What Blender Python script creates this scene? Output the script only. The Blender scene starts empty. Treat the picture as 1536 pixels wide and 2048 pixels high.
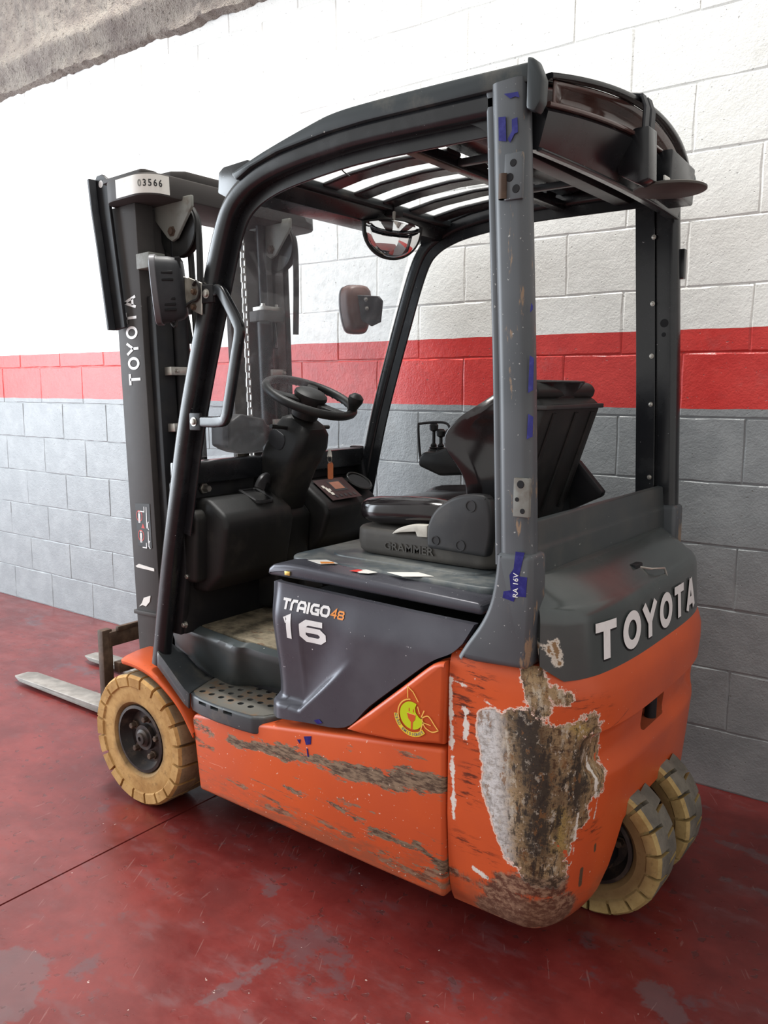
import bpy, bmesh, math, random
from mathutils import Vector, Matrix
from math import sin, cos, pi, radians, sqrt, hypot
random.seed(7)
scene = bpy.context.scene
COL = scene.collection

# ------------------------------------------------------------------ camera, world, lights, exposure
WALL = -0.7596
cam_d = bpy.data.cameras.new('camera')
cam_d.sensor_fit = 'VERTICAL'; cam_d.sensor_height = 36.0; cam_d.lens = 29.474; cam_d.clip_start = 0.05
cam = bpy.data.objects.new('camera', cam_d); COL.objects.link(cam)
FW = Vector((0.59068303, -0.79342456, -0.14687078)); RT = Vector((-0.80195227, -0.59738506, 0.00190907)); UP = Vector((0.08925311, -0.1166557, 0.98915384))
cam.matrix_world = Matrix(((RT.x, UP.x, -FW.x, -2.262225), (RT.y, UP.y, -FW.y, 2.17854), (RT.z, UP.z, -FW.z, 1.40106), (0, 0, 0, 1)))
scene.camera = cam

world = bpy.data.worlds.new('hall'); scene.world = world; world.use_nodes = True
wb = world.node_tree.nodes['Background']; wb.inputs[0].default_value = (1.0, 0.985, 0.955, 1); wb.inputs[1].default_value = 0.9

def area(name, loc, target, sx, sy, power, col):
    d = bpy.data.lights.new(name, 'AREA'); d.shape = 'RECTANGLE'; d.size = sx; d.size_y = sy; d.energy = power; d.color = col
    o = bpy.data.objects.new(name, d); COL.objects.link(o); o.location = loc
    o.rotation_euler = (Vector(target) - Vector(loc)).to_track_quat('-Z', 'Y').to_euler()
    return o
area('doorway_daylight', (5.2, 2.7, 2.1), (0.4, -0.3, 1.1), 3.6, 3.8, 520, (0.84, 0.92, 1.0))
area('ceiling_lamp_light', (0.25, 0.0, 6.2), (-0.6, 0.3, 0), 0.8, 1.4, 500, (1.0, 0.97, 0.92))
scene.view_settings.view_transform = 'Standard'
scene.view_settings.look = 'None'
scene.view_settings.gamma = 1.0
scene.view_settings.use_curve_mapping = False
scene.view_settings.exposure = 0.0

# ------------------------------------------------------------------ node helpers
def sock(nt, a, inp):
    if isinstance(a, bpy.types.NodeSocket): nt.links.new(a, inp)
    else:
        try: inp.default_value = a
        except Exception: inp.default_value = (*a, 1) if len(a) == 3 else a[:3]
class NT:
    def __init__(s, name):
        m = bpy.data.materials.new(name); m.use_nodes = True; s.m = m; s.t = m.node_tree; s.n = s.t.nodes
        s.b = s.n['Principled BSDF']
    def add(s, ty): return s.n.new(ty)
    def math(s, op, a, b=None, c=None, clamp=False):
        n = s.add('ShaderNodeMath'); n.operation = op; n.use_clamp = clamp
        for i, v in enumerate((a, b, c)):
            if v is not None: sock(s.t, v, n.inputs[i])
        return n.outputs[0]
    def vm(s, op, a, b=None, scale=None):
        n = s.add('ShaderNodeVectorMath'); n.operation = op
        sock(s.t, a, n.inputs[0])
        if b is not None: sock(s.t, b, n.inputs[1])
        if scale is not None: sock(s.t, scale, n.inputs['Scale'])
        return n.outputs['Value'] if op in ('DOT_PRODUCT', 'LENGTH', 'DISTANCE') else n.outputs[0]
    def obj(s): return s.add('ShaderNodeTexCoord').outputs['Object']
    def pos(s): return s.add('ShaderNodeNewGeometry').outputs['Position']
    def uv(s): return s.add('ShaderNodeTexCoord').outputs['UV']
    def sep(s, v):
        n = s.add('ShaderNodeSeparateXYZ'); s.t.links.new(v, n.inputs[0]); return n.outputs
    def comb(s, x, y, z):
        n = s.add('ShaderNodeCombineXYZ')
        for i, v in enumerate((x, y, z)): sock(s.t, v, n.inputs[i])
        return n.outputs[0]
    def noise(s, v, scale, detail=4, rough=0.55, color=False):
        n = s.add('ShaderNodeTexNoise'); s.t.links.new(v, n.inputs['Vector']); n.inputs['Scale'].default_value = scale
        n.inputs['Detail'].default_value = detail; n.inputs['Roughness'].default_value = rough
        return n.outputs['Color' if color else 'Fac']
    def vor(s, v, scale, feature='F1', rnd=1.0):
        n = s.add('ShaderNodeTexVoronoi'); n.feature = feature; s.t.links.new(v, n.inputs['Vector']); n.inputs['Scale'].default_value = scale
        n.inputs['Randomness'].default_value = rnd
        return n.outputs['Distance']
    def ramp(s, fac, lo, hi, a=0.0, b=1.0):
        n = s.add('ShaderNodeMapRange'); n.interpolation_type = 'SMOOTHSTEP'
        sock(s.t, fac, n.inputs[0])
        for i, v in enumerate((lo, hi, a, b)): n.inputs[1 + i].default_value = v
        return n.outputs[0]
    def mix(s, fac, c1, c2):
        n = s.add('ShaderNodeMix'); n.data_type = 'RGBA'
        sock(s.t, fac, n.inputs[0]); sock(s.t, c1, n.inputs[6]); sock(s.t, c2, n.inputs[7])
        return n.outputs[2]
    def capsule(s, p, a, b, r):
        # signed: positive inside the rounded stroke a-b of radius r (p: vector in the x,y plane)
        ba = (b[0] - a[0], b[1] - a[1], 0.0); l2 = max(ba[0] ** 2 + ba[1] ** 2, 1e-9)
        pa = s.vm('SUBTRACT', p, (a[0], a[1], 0.0))
        h = s.math('MULTIPLY', s.vm('DOT_PRODUCT', pa, ba), 1.0 / l2, clamp=True)
        q = s.vm('SUBTRACT', pa, s.vm('SCALE', ba, scale=h))
        return s.math('SUBTRACT', r, s.vm('LENGTH', q))
    def union(s, p, caps):
        o = None
        for c in caps:
            d = s.capsule(p, *c); o = d if o is None else s.math('MAXIMUM', o, d)
        return o
    def out(s, col=None, rough=None, metal=None, spec=None, bump=None, bstr=0.3, bdist=0.01, coat=None):
        B = s.b.inputs
        if col is not None: sock(s.t, col, B['Base Color'])
        if rough is not None: sock(s.t, rough, B['Roughness'])
        if metal is not None: sock(s.t, metal, B['Metallic'])
        if spec is not None: sock(s.t, spec, B['Specular IOR Level'])
        if coat is not None: B['Coat Weight'].default_value = coat; B['Coat Roughness'].default_value = 0.08
        if bump is not None:
            n = s.add('ShaderNodeBump'); n.inputs['Strength'].default_value = bstr; n.inputs['Distance'].default_value = bdist
            s.t.links.new(bump, n.inputs['Height']); s.t.links.new(n.outputs[0], B['Normal'])
        return s.m

def paint(name, col, rough=0.4, col2=None, scale=6, lo=0.45, hi=0.75, amt=0.6, spec=0.34, metal=0.0, fine=None, bump=0.0, bscale=300, coat=None, rvar=0.12):
    t = NT(name); o = t.obj()
    n1 = t.noise(o, scale, 6, 0.62)
    c2 = col2 or tuple(min(1, c * 1.6 + 0.01) for c in col)
    f = t.math('MULTIPLY', t.ramp(n1, lo, hi), amt)
    c = t.mix(f, (*col, 1), (*c2, 1))
    if fine:
        sp = t.ramp(t.noise(o, fine[0], 2, 0.5), fine[1], fine[1] + 0.03)
        c = t.mix(sp, c, (*fine[2], 1))
    r = t.math('ADD', rough, t.math('MULTIPLY', t.math('SUBTRACT', n1, 0.5), rvar * 2))
    return t.out(c, r, metal, spec, t.noise(o, bscale, 2) if bump else None, bump, 0.002, coat)

# ------------------------------------------------------------------ materials
def mat_wall():
    t = NT('painted_block_wall'); p = t.pos(); x, y, z = t.sep(p)
    wob = t.math('MULTIPLY', t.math('SUBTRACT', t.noise(p, 5, 3), 0.5), 0.012)
    zz = t.math('ADD', z, wob)
    fine = t.noise(p, 9, 5, 0.6)
    white = t.mix(t.ramp(fine, 0.35, 0.7), (0.74, 0.74, 0.71, 1), (0.80, 0.80, 0.77, 1))
    red = t.mix(t.ramp(fine, 0.35, 0.7), (0.50, 0.026, 0.022, 1), (0.58, 0.04, 0.032, 1))
    grey = t.mix(t.ramp(fine, 0.35, 0.7), (0.215, 0.230, 0.238, 1), (0.262, 0.278, 0.286, 1))
    c = t.mix(t.ramp(zz, 1.3310, 1.3325), grey, red)
    c = t.mix(t.ramp(zz, 1.5975, 1.5990), c, white)
    dirt = t.math('MULTIPLY', t.ramp(t.noise(p, 3.2, 7, 0.7), 0.60, 0.78), 0.35)
    c = t.mix(dirt, c, (0.22, 0.21, 0.20, 1))
    pits = t.ramp(t.noise(t.vm('MULTIPLY', p, (1.0, 1.0, 1.25)), 75, 1.5, 0.5), 0.69, 0.73)
    c = t.mix(t.math('MULTIPLY', pits, 0.55), c, (0.12, 0.11, 0.10, 1))
    h = t.math('SUBTRACT', t.math('ADD', t.math('MULTIPLY', t.noise(p, 160, 3, 0.6), 0.5), t.math('MULTIPLY', t.noise(p, 38, 4, 0.6), 0.7)), t.math('MULTIPLY', pits, 1.1))
    return t.out(c, 0.40, 0, 0.5, h, 0.40, 0.005)
def mat_concrete():
    t = NT('rough_concrete'); p = t.pos()
    n = t.noise(p, 5, 8, 0.7); f = t.noise(p, 55, 4, 0.7)
    c = t.mix(t.ramp(n, 0.3, 0.7), (0.36, 0.325, 0.285, 1), (0.21, 0.18, 0.165, 1))
    c = t.mix(t.math('MULTIPLY', t.ramp(f, 0.56, 0.66), 0.8), c, (0.10, 0.085, 0.075, 1))
    return t.out(c, 0.95, 0, 0.1, t.math('ADD', f, t.math('MULTIPLY', t.noise(p, 170, 2), 0.4)), 1.0, 0.02)
def mat_floor():
    t = NT('worn_red_floor_paint'); p = t.pos()
    d = t.vm('ADD', p, t.vm('SCALE', t.vm('SUBTRACT', t.noise(p, 5, 5, 0.65, True), (0.5, 0.5, 0.5)), scale=0.16))
    n = t.noise(p, 3.0, 8, 0.68); n2 = t.noise(t.vm('MULTIPLY', p, (1.0, 2.2, 1.0)), 6.5, 6, 0.62)
    c = t.mix(t.ramp(n, 0.36, 0.66), (0.100, 0.0115, 0.0105, 1), (0.165, 0.023, 0.020, 1))
    c = t.mix(t.math('MULTIPLY', t.ramp(n2, 0.53, 0.70), 0.6), c, (0.118, 0.040, 0.042, 1))
    c = t.mix(t.math('MULTIPLY', t.ramp(t.noise(p, 2.3, 7, 0.72), 0.57, 0.63), 0.65), c, (0.082, 0.046, 0.052, 1))
    patches = t.union(d, [((-1.70, 0.37), (-1.75, 0.40), 0.045), ((-0.88, 1.02), (-0.92, 0.86), 0.022), ((-0.70, 0.60), (-0.71, 0.63), 0.02),
                          ((-0.5, 1.32), (-0.45, 1.25), 0.10), ((-1.60, -0.40), (-1.95, -0.36), 0.02), ((-1.7, -0.22), (-2.0, -0.19), 0.012)])
    c = t.mix(t.math('MULTIPLY', t.ramp(t.math('ADD', patches, t.math('MULTIPLY', t.math('SUBTRACT', t.noise(p, 26, 5, .7), .5), .07)), -0.006, 0.008), 0.55), c, (0.090, 0.070, 0.075, 1))
    # scratches and pale flecks
    scr = t.ramp(t.noise(t.vm('MULTIPLY', p, (9.0, 1.2, 1.0)), 7, 3, 0.6), 0.685, 0.70)
    scr2 = t.ramp(t.noise(t.vm('MULTIPLY', t.vm('ADD', p, t.comb(t.math('MULTIPLY', t.sep(p)[1], 0.6), 0.0, 0.0)), (10.0, 0.9, 1.0)), 9, 2, 0.5), 0.70, 0.712)
    fl = t.ramp(t.noise(p, 46, 2, 0.5), 0.755, 0.77)
    c = t.mix(t.math('MULTIPLY', t.math('MAXIMUM', scr, scr2), 0.16), c, (0.36, 0.24, 0.22, 1))
    c = t.mix(t.math('MULTIPLY', fl, 0.7), c, (0.50, 0.40, 0.36, 1))
    pits = t.math('MULTIPLY', t.ramp(t.noise(p, 30, 2, 0.5), 0.64, 0.67), t.ramp(t.noise(p, 1.6, 2), 0.40, 0.55))
    c = t.mix(t.math('MULTIPLY', pits, 0.6), c, (0.05, 0.02, 0.02, 1))
    r = t.math('ADD', t.ramp(n2, 0.3, 0.75, 0.24, 0.42), t.math('MULTIPLY', n, 0.06))
    h = t.math('SUBTRACT', t.math('MULTIPLY', t.noise(p, 14, 5, 0.6), 0.6), pits)
    return t.out(c, r, 0, 0.5, h, 0.18, 0.006)

ORANGE = (0.62, 0.100, 0.026)
def wear_mix(t, p2, c, caps, col, jag, soft=0.004, amt=1.0, thr=0.0):
    """paint col over c inside the union of strokes, with a ragged edge"""
    d = t.math('ADD', t.union(p2, caps), jag)
    m = t.ramp(d, thr, thr + soft)
    return t.mix(t.math('MULTIPLY', m, amt) if amt != 1.0 else m, c, col), m, d
def mat_side():
    t = NT('scraped_orange_side'); o = t.obj(); x, y, z = t.sep(o)
    p = t.comb(x, z, 0.0)
    st = t.vm('MULTIPLY', o, (9.0, 9.0, 34.0))
    n = t.noise(st, 1.0, 7, 0.72); nf = t.noise(t.vm('MULTIPLY', o, (30, 30, 120.0)), 1.0, 5, 0.7)
    jag = t.math('ADD', t.math('MULTIPLY', t.math('SUBTRACT', n, 0.5), 0.12), t.math('MULTIPLY', t.math('SUBTRACT', nf, 0.5), 0.045))
    big = t.noise(o, 3, 5)
    c = t.mix(t.ramp(big, 0.3, 0.7), (*ORANGE, 1), (0.53, 0.086, 0.028, 1))
    brown = t.mix(t.ramp(nf, 0.38, 0.62), (0.070, 0.040, 0.026, 1), (0.25, 0.170, 0.110, 1))
    caps = [((-0.44, .335), (-0.64, .355), .013), ((-0.64, .36), (-0.86, .365), .020), ((-0.86, .368), (-1.07, .39), .024), ((-1.05, .39), (-1.215, .42), .030),
            ((-0.785, .262), (-0.98, .232), .009), ((-0.98, .230), (-1.13, .214), .013), ((-1.13, .235), (-1.21, .20), .018),
            ((-0.66, .258), (-0.745, .250), .006), ((-0.27, .350), (-0.36, .340), .008)]
    c, m, _ = wear_mix(t, p, c, caps, brown, jag)
    c, m2, _ = wear_mix(t, p, c, [((-0.40, .205), (-1.22, .175), .003), ((-0.55, .176), (-1.22, .150), .004), ((-0.62, .30), (-1.2, .262), -.004), ((-0.28, .300), (-0.36, .288), .002), ((-0.90, .445), (-1.2, .478), -.004)], brown, jag, amt=0.85)
    ls = t.math('MULTIPLY', t.ramp(t.noise(t.vm('MULTIPLY', t.vm('ADD', o, t.comb(0.0, 0.0, t.math('MULTIPLY', x, -0.06))), (4.0, 4.0, 120.0)), 1.0, 5, .7), .60, .63), t.ramp(z, .30, .22))
    c = t.mix(t.math('MULTIPLY', ls, .75), c, brown)
    low = t.math('MULTIPLY', t.ramp(t.math('ADD', z, t.math('MULTIPLY', t.math('SUBTRACT', n, 0.5), 0.3)), 0.19, 0.13), 0.55)
    c = t.mix(low, c, (0.19, 0.085, 0.05, 1))
    sc = t.ramp(t.noise(t.vm('MULTIPLY', o, (5, 5, 150.0)), 1.0, 3, 0.6), 0.72, 0.73)
    c = t.mix(t.math('MULTIPLY', sc, 0.5), c, (0.80, 0.50, 0.36, 1))
    fleck = t.ramp(t.noise(o, 130, 1, 0.4), 0.76, 0.78)
    c = t.mix(t.math('MULTIPLY', fleck, 0.7), c, (0.75, 0.55, 0.45, 1))
    r = t.math('ADD', 0.38, t.math('MULTIPLY', t.math('MAXIMUM', m, m2), 0.35))
    return t.out(c, r, 0, 0.3, t.math('MULTIPLY', m, -1.0), 0.4, 0.002)
def mat_cw():
    t = NT('battered_orange_counterweight'); uv = t.uv(); u, v, _ = t.sep(uv)
    nh = t.noise(t.vm('MULTIPLY', uv, (11.0, 20.0, 1.0)), 1.0, 6, 0.70)
    nf = t.noise(t.vm('MULTIPLY', uv, (130.0, 34.0, 1.0)), 1.0, 5, 0.68)
    ng = t.noise(uv, 90, 4, 0.7)
    jag = t.math('ADD', t.math('MULTIPLY', t.math('SUBTRACT', nh, 0.5), 0.10), t.math('MULTIPLY', t.math('SUBTRACT', nf, 0.5), 0.035))
    jag = t.math('ADD', jag, t.math('MULTIPLY', t.math('SUBTRACT', ng, 0.5), 0.012))
    jagm = t.math('MULTIPLY', jag, t.ramp(u, .11, .24, .30, 1.0))
    base = t.mix(t.ramp(t.noise(uv, 3, 5), 0.3, 0.7), (*ORANGE, 1), (0.51, 0.084, 0.028, 1))
    # smears beside the patch
    sm = t.ramp(t.noise(t.vm('MULTIPLY', uv, (14.0, 70.0, 1.0)), 1.0, 6, 0.72), 0.50, 0.60)
    reg = t.ramp(t.union(uv, [((.03, .72), (.09, .70), .03), ((.03, .63), (.08, .58), .05), ((.05, .43), (.08, .46), .04), ((.03, .29), (.12, .27), .012), ((.37, .36), (.42, .34), .02), ((.30, .69), (.40, .67), .01)]), -0.03, 0.02)
    c = t.mix(t.math('MULTIPLY', t.math('MULTIPLY', sm, reg), 0.85), base, (0.055, 0.022, 0.016, 1))
    # bare patch: primer, putty, rust and tyre black
    main = [((.120, .610), (.150, .44), .040), ((.140, .46), (.190, .320), .044), ((.20, .60), (.215, .34), .064), ((.29, .57), (.275, .34), .062), ((.36, .56), (.335, .42), .052), ((.412, .57), (.405, .46), .026),
            ((.213, .765), (.235, .66), .022), ((.262, .712), (.292, .708), .016), ((.33, .62), (.355, .635), .022), ((.24, .27), (.29, .27), .036)]
    d = t.math('ADD', t.union(uv, main), jagm)
    m = t.ramp(d, -0.001, 0.002)
    rim = t.math('SUBTRACT', t.ramp(d, -0.006, -0.003), t.ramp(d, -0.001, 0.003))
    st = t.noise(t.vm('MULTIPLY', uv, (46.0, 9.0, 1.0)), 1.0, 7, 0.72)
    gr = t.noise(t.vm('MULTIPLY', uv, (36.0, 60.0, 1.0)), 1.0, 7, 0.78)
    tone = t.math('ADD', t.math('MULTIPLY', st, 0.62), t.math('MULTIPLY', gr, 0.60))
    left = t.ramp(t.math('ADD', t.math('SUBTRACT', u, t.math('MULTIPLY', t.math('SUBTRACT', 0.6, v), 0.10)), t.math('MULTIPLY', t.math('SUBTRACT', gr, .5), .10)), 0.125, 0.175)
    dark = t.ramp(t.math('ADD', t.union(uv, [((.205, .63), (.235, .50), .026), ((.24, .50), (.245, .33), .016), ((.34, .57), (.33, .44), .010), ((.29, .50), (.285, .36), -.004)]), t.math('MULTIPLY', t.math('SUBTRACT', tone, .61), 0.33)), -0.035, 0.012)
    brown = t.mix(t.ramp(tone, 0.48, 0.66), (0.070, 0.036, 0.018, 1), (0.34, 0.235, 0.125, 1))
    brown = t.mix(t.ramp(t.noise(t.vm('MULTIPLY', uv, (20, 8, 1)), 1.0, 5, .7), 0.55, 0.68), brown, (0.50, 0.44, 0.34, 1))
    primer = t.mix(t.ramp(gr, 0.36, 0.60), (0.30, 0.27, 0.24, 1), (0.62, 0.61, 0.60, 1))
    inside = t.mix(left, primer, brown)
    och = t.ramp(t.math('ADD', t.union(uv, [((.29, .42), (.30, .33), .012), ((.33, .62), (.26, .66), .008)]), t.math('MULTIPLY', t.math('SUBTRACT', gr, .5), .16)), -.02, .015)
    inside = t.mix(t.math('MULTIPLY', och, .75), inside, (0.40, 0.28, 0.085, 1))
    speck = t.ramp(t.noise(t.vm('MULTIPLY', uv, (150.0, 220.0, 1.0)), 1.0, 3, .7), .56, .66)
    inside = t.mix(t.math('MULTIPLY', speck, t.ramp(left, 0.0, 1.0, .30, .62)), inside, (0.035, 0.024, 0.018, 1))
    inside = t.mix(t.math('MULTIPLY', dark, 0.92), inside, (0.020, 0.017, 0.016, 1))
    v1 = t.noise(t.vm('MULTIPLY', uv, (60.0, 16.0, 1.0)), 1.0, 8, .74); v2 = t.noise(t.vm('ADD', t.vm('MULTIPLY', uv, (48.0, 30.0, 1.0)), (7.3, 2.1, 0.0)), 1.0, 8, .78)
    blk = t.math('MULTIPLY', t.ramp(v1, .545, .575), t.ramp(left, .1, .8, .25, 1.0))
    inside = t.mix(t.math('MULTIPLY', blk, .85), inside, (0.030, 0.022, 0.018, 1))
    chip = t.math('MULTIPLY', t.ramp(v2, .575, .590), t.ramp(u, .20, .34, .55, 1.0))
    inside = t.mix(t.math('MULTIPLY', chip, .8), inside, (0.56, 0.50, 0.41, 1))
    rst = t.ramp(t.noise(t.vm('ADD', t.vm('MULTIPLY', uv, (26.0, 15.0, 1.0)), (3.3, 9.1, 0.0)), 1.0, 7, .75), .57, .60)
    inside = t.mix(t.math('MULTIPLY', rst, .7), inside, (0.20, 0.095, 0.035, 1))
    c = t.mix(t.math('MULTIPLY', rim, 0.8), c, (0.78, 0.68, 0.58, 1))
    c = t.mix(m, c, inside)
    oj, _, _ = wear_mix(t, uv, c, [((.285, .345), (.300, .330), .004), ((.315, .315), (.330, .285), .004), ((.425, .53), (.420, .44), .002)], base, t.math('MULTIPLY', jag, 0.6)); c = oj
    # drops of putty and chips
    jag2 = t.math('MULTIPLY', jag, 0.45)
    c, mw, _ = wear_mix(t, uv, c, [((.004, .70), (.010, .52), .007), ((.012, .50), (.018, .34), .005), ((.048, .625), (.050, .56), .010), ((.075, .222), (.112, .207), .006), ((.10, .665), (.15, .648), .001), ((.02, .695), (.05, .69), .000), ((.39, .53), (.40, .43), .006), ((.41, .44), (.405, .36), .003), ((.345, .42), (.34, .30), .003)], (0.70, 0.66, 0.60, 1), jag2)
    c, mh, dh = wear_mix(t, uv, c, [((.379, .245), (.385, .200), .009), ((.426, .295), (.428, .280), .006)], (0.10, 0.065, 0.04, 1), t.math('MULTIPLY', jag, 0.12))
    # grimy lower corner
    lowcol = t.mix(t.ramp(gr, 0.44, 0.60), (0.045, 0.028, 0.020, 1), (0.28, 0.19, 0.125, 1))
    c, ml, _ = wear_mix(t, uv, c, [((-.02, .190), (.14, .178), .020), ((.14, .175), (.34, .155), .048), ((.16, .215), (.30, .225), .040), ((.10, .12), (.34, .125), .044)], lowcol, jag, soft=0.02, amt=0.9)
    c = t.mix(t.math('MULTIPLY', t.ramp(t.math('ADD', v, t.math('MULTIPLY', t.math('SUBTRACT', nh, .5), .25)), .20, .11), 0.45), c, (0.16, 0.085, 0.055, 1))
    # scratch on the rear and fine chips
    c, _, _ = wear_mix(t, uv, c, [((.40, .600), (.455, .612), .0025), ((.455, .612), (.50, .632), .002)], (0.09, 0.03, 0.02, 1), t.math('MULTIPLY', jag, 0.05))
    fleck = t.ramp(t.noise(uv, 120, 1, 0.4), 0.77, 0.79)
    c = t.mix(t.math('MULTIPLY', fleck, 0.8), c, (0.75, 0.58, 0.48, 1))
    r = t.math('ADD', 0.34, t.math('MULTIPLY', t.math('MAXIMUM', m, ml), 0.38))
    hgt = t.math('ADD', t.math('MULTIPLY', m, -1.0), t.math('MULTIPLY', t.math('MULTIPLY', gr, m), 0.8))
    return t.out(c, r, 0, 0.3, hgt, 0.5, 0.003)
def mat_tyre(name, c1, c2, dark, grime=None):
    t = NT(name); o = t.obj()
    n = t.noise(o, 14, 6, 0.65); f = t.noise(o, 60, 4, 0.6)
    c = t.mix(t.ramp(n, 0.32, 0.68), (*c1, 1), (*c2, 1))
    c = t.mix(t.math('MULTIPLY', t.ramp(f, 0.55, 0.72), 0.45), c, (*dark, 1))
    if grime:      # brake dust and grease spread around the rim
        x, y, z = t.sep(o)
        rr = t.vm('LENGTH', t.comb(t.math('SUBTRACT', x, grime[0]), 0.0, t.math('SUBTRACT', z, grime[1])))
        g = t.ramp(t.math('ADD', rr, t.math('MULTIPLY', t.math('SUBTRACT', t.noise(o, 9, 4), .5), .05)), grime[2], grime[3])
        c = t.mix(t.math('MULTIPLY', g, .8), c, grime[4])
    return t.out(c, 0.78, 0, 0.25, t.math('ADD', n, f), 0.25, 0.004)
def mat_pillar():
    t = NT('worn_grey_post_paint'); o = t.obj(); x, y, z = t.sep(o)
    n = t.noise(t.vm('MULTIPLY', o, (30, 30, 7)), 1.0, 6, 0.7); b = t.noise(o, 4, 3)
    c = t.mix(t.ramp(b, .3, .7), (0.052, 0.060, 0.067, 1), (0.080, 0.088, 0.096, 1))
    m = t.math('MULTIPLY', t.ramp(n, 0.57, 0.63), t.ramp(t.math('ADD', x, t.math('MULTIPLY', z, -0.055)), -1.432, -1.452))
    c = t.mix(m, c, (0.24, 0.165, 0.105, 1))
    sp = t.ramp(t.noise(o, 110, 2, .5), .72, .74)
    c = t.mix(t.math('MULTIPLY', sp, .6), c, (0.5, 0.5, 0.48, 1))
    return t.out(c, 0.42, 0.0, 0.5)
def mat_hood():
    t = NT('dusty_slate_hood'); o = t.obj(); x, y, z = t.sep(o)
    n = t.noise(o, 5, 7, .7); f = t.noise(o, 45, 4, .7)
    c = t.mix(t.math('MULTIPLY', t.ramp(n, .38, .62), .8), (0.062, 0.078, 0.088, 1), (0.175, 0.175, 0.158, 1))
    c = t.mix(t.math('MULTIPLY', t.ramp(f, .60, .72), .4), c, (0.33, 0.32, 0.29, 1))
    return t.out(c, t.ramp(n, .35, .65, .34, .62), 0, .5)
def mat_floor_mat():
    t = NT('dirty_footwell_mat'); o = t.obj()
    n = t.noise(o, 9, 7, .7); f = t.noise(t.vm('MULTIPLY', o, (14, 40, 14)), 1.0, 5, .7)
    c = t.mix(t.ramp(n, .35, .62), (0.060, 0.052, 0.038, 1), (0.235, 0.195, 0.135, 1))
    c = t.mix(t.math('MULTIPLY', t.ramp(f, .58, .68), .7), c, (0.12, 0.055, 0.03, 1))
    return t.out(c, .85, 0, .2, n, .4, .005)
def mat_glass():
    t = NT('dusty_windscreen'); o = t.obj(); nt = t.t
    tr = t.add('ShaderNodeBsdfTransparent'); tr.inputs[0].default_value = (0.93, 0.94, 0.95, 1)
    gl = t.add('ShaderNodeBsdfGlossy'); gl.inputs['Roughness'].default_value = 0.04
    df = t.add('ShaderNodeBsdfDiffuse'); df.inputs[0].default_value = (0.75, 0.77, 0.80, 1)
    m1 = t.add('ShaderNodeMixShader'); m2 = t.add('ShaderNodeMixShader')
    dust = t.math('ADD', 0.07, t.math('MULTIPLY', t.ramp(t.noise(o, 24, 7, .75), .45, .75), .12))
    nt.links.new(dust, m1.inputs[0]); nt.links.new(tr.outputs[0], m1.inputs[1]); nt.links.new(df.outputs[0], m1.inputs[2])
    m2.inputs[0].default_value = 0.035; nt.links.new(m1.outputs[0], m2.inputs[1]); nt.links.new(gl.outputs[0], m2.inputs[2])
    nt.links.new(m2.outputs[0], t.n['Material Output'].inputs[0])
    return t.m

def mat_cap():
    t = NT('slate_cap_paint'); o = t.obj(); x, y, z = t.sep(o)
    n = t.noise(o, 3, 6, .62); f = t.noise(o, 55, 5, .7)
    c = t.mix(t.math('MULTIPLY', t.ramp(n, .4, .7), .8), (0.052, 0.062, 0.061, 1), (0.080, 0.089, 0.086, 1))
    p = t.comb(y, z, 0.0); jag = t.math('MULTIPLY', t.math('SUBTRACT', f, .5), .032)
    on = t.ramp(x, -1.40, -1.41)
    d = t.math('ADD', t.union(p, [((.494, .825), (.491, .808), .003), ((.486, .832), (.479, .785), .003)]), jag)
    m = t.math('MULTIPLY', t.ramp(d, -.001, .002), on); rim = t.math('MULTIPLY', t.ramp(d, -.006, -.002), on)
    c = t.mix(rim, c, (0.62, 0.58, 0.50, 1)); c = t.mix(m, c, (0.24, 0.14, 0.06, 1))
    sp = t.ramp(t.noise(o, 90, 2, .5), .77, .80); c = t.mix(sp, c, (0.5, 0.5, 0.48, 1))
    return t.out(c, t.math('ADD', .20, t.math('MULTIPLY', m, .4)), 0, .6)
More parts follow.
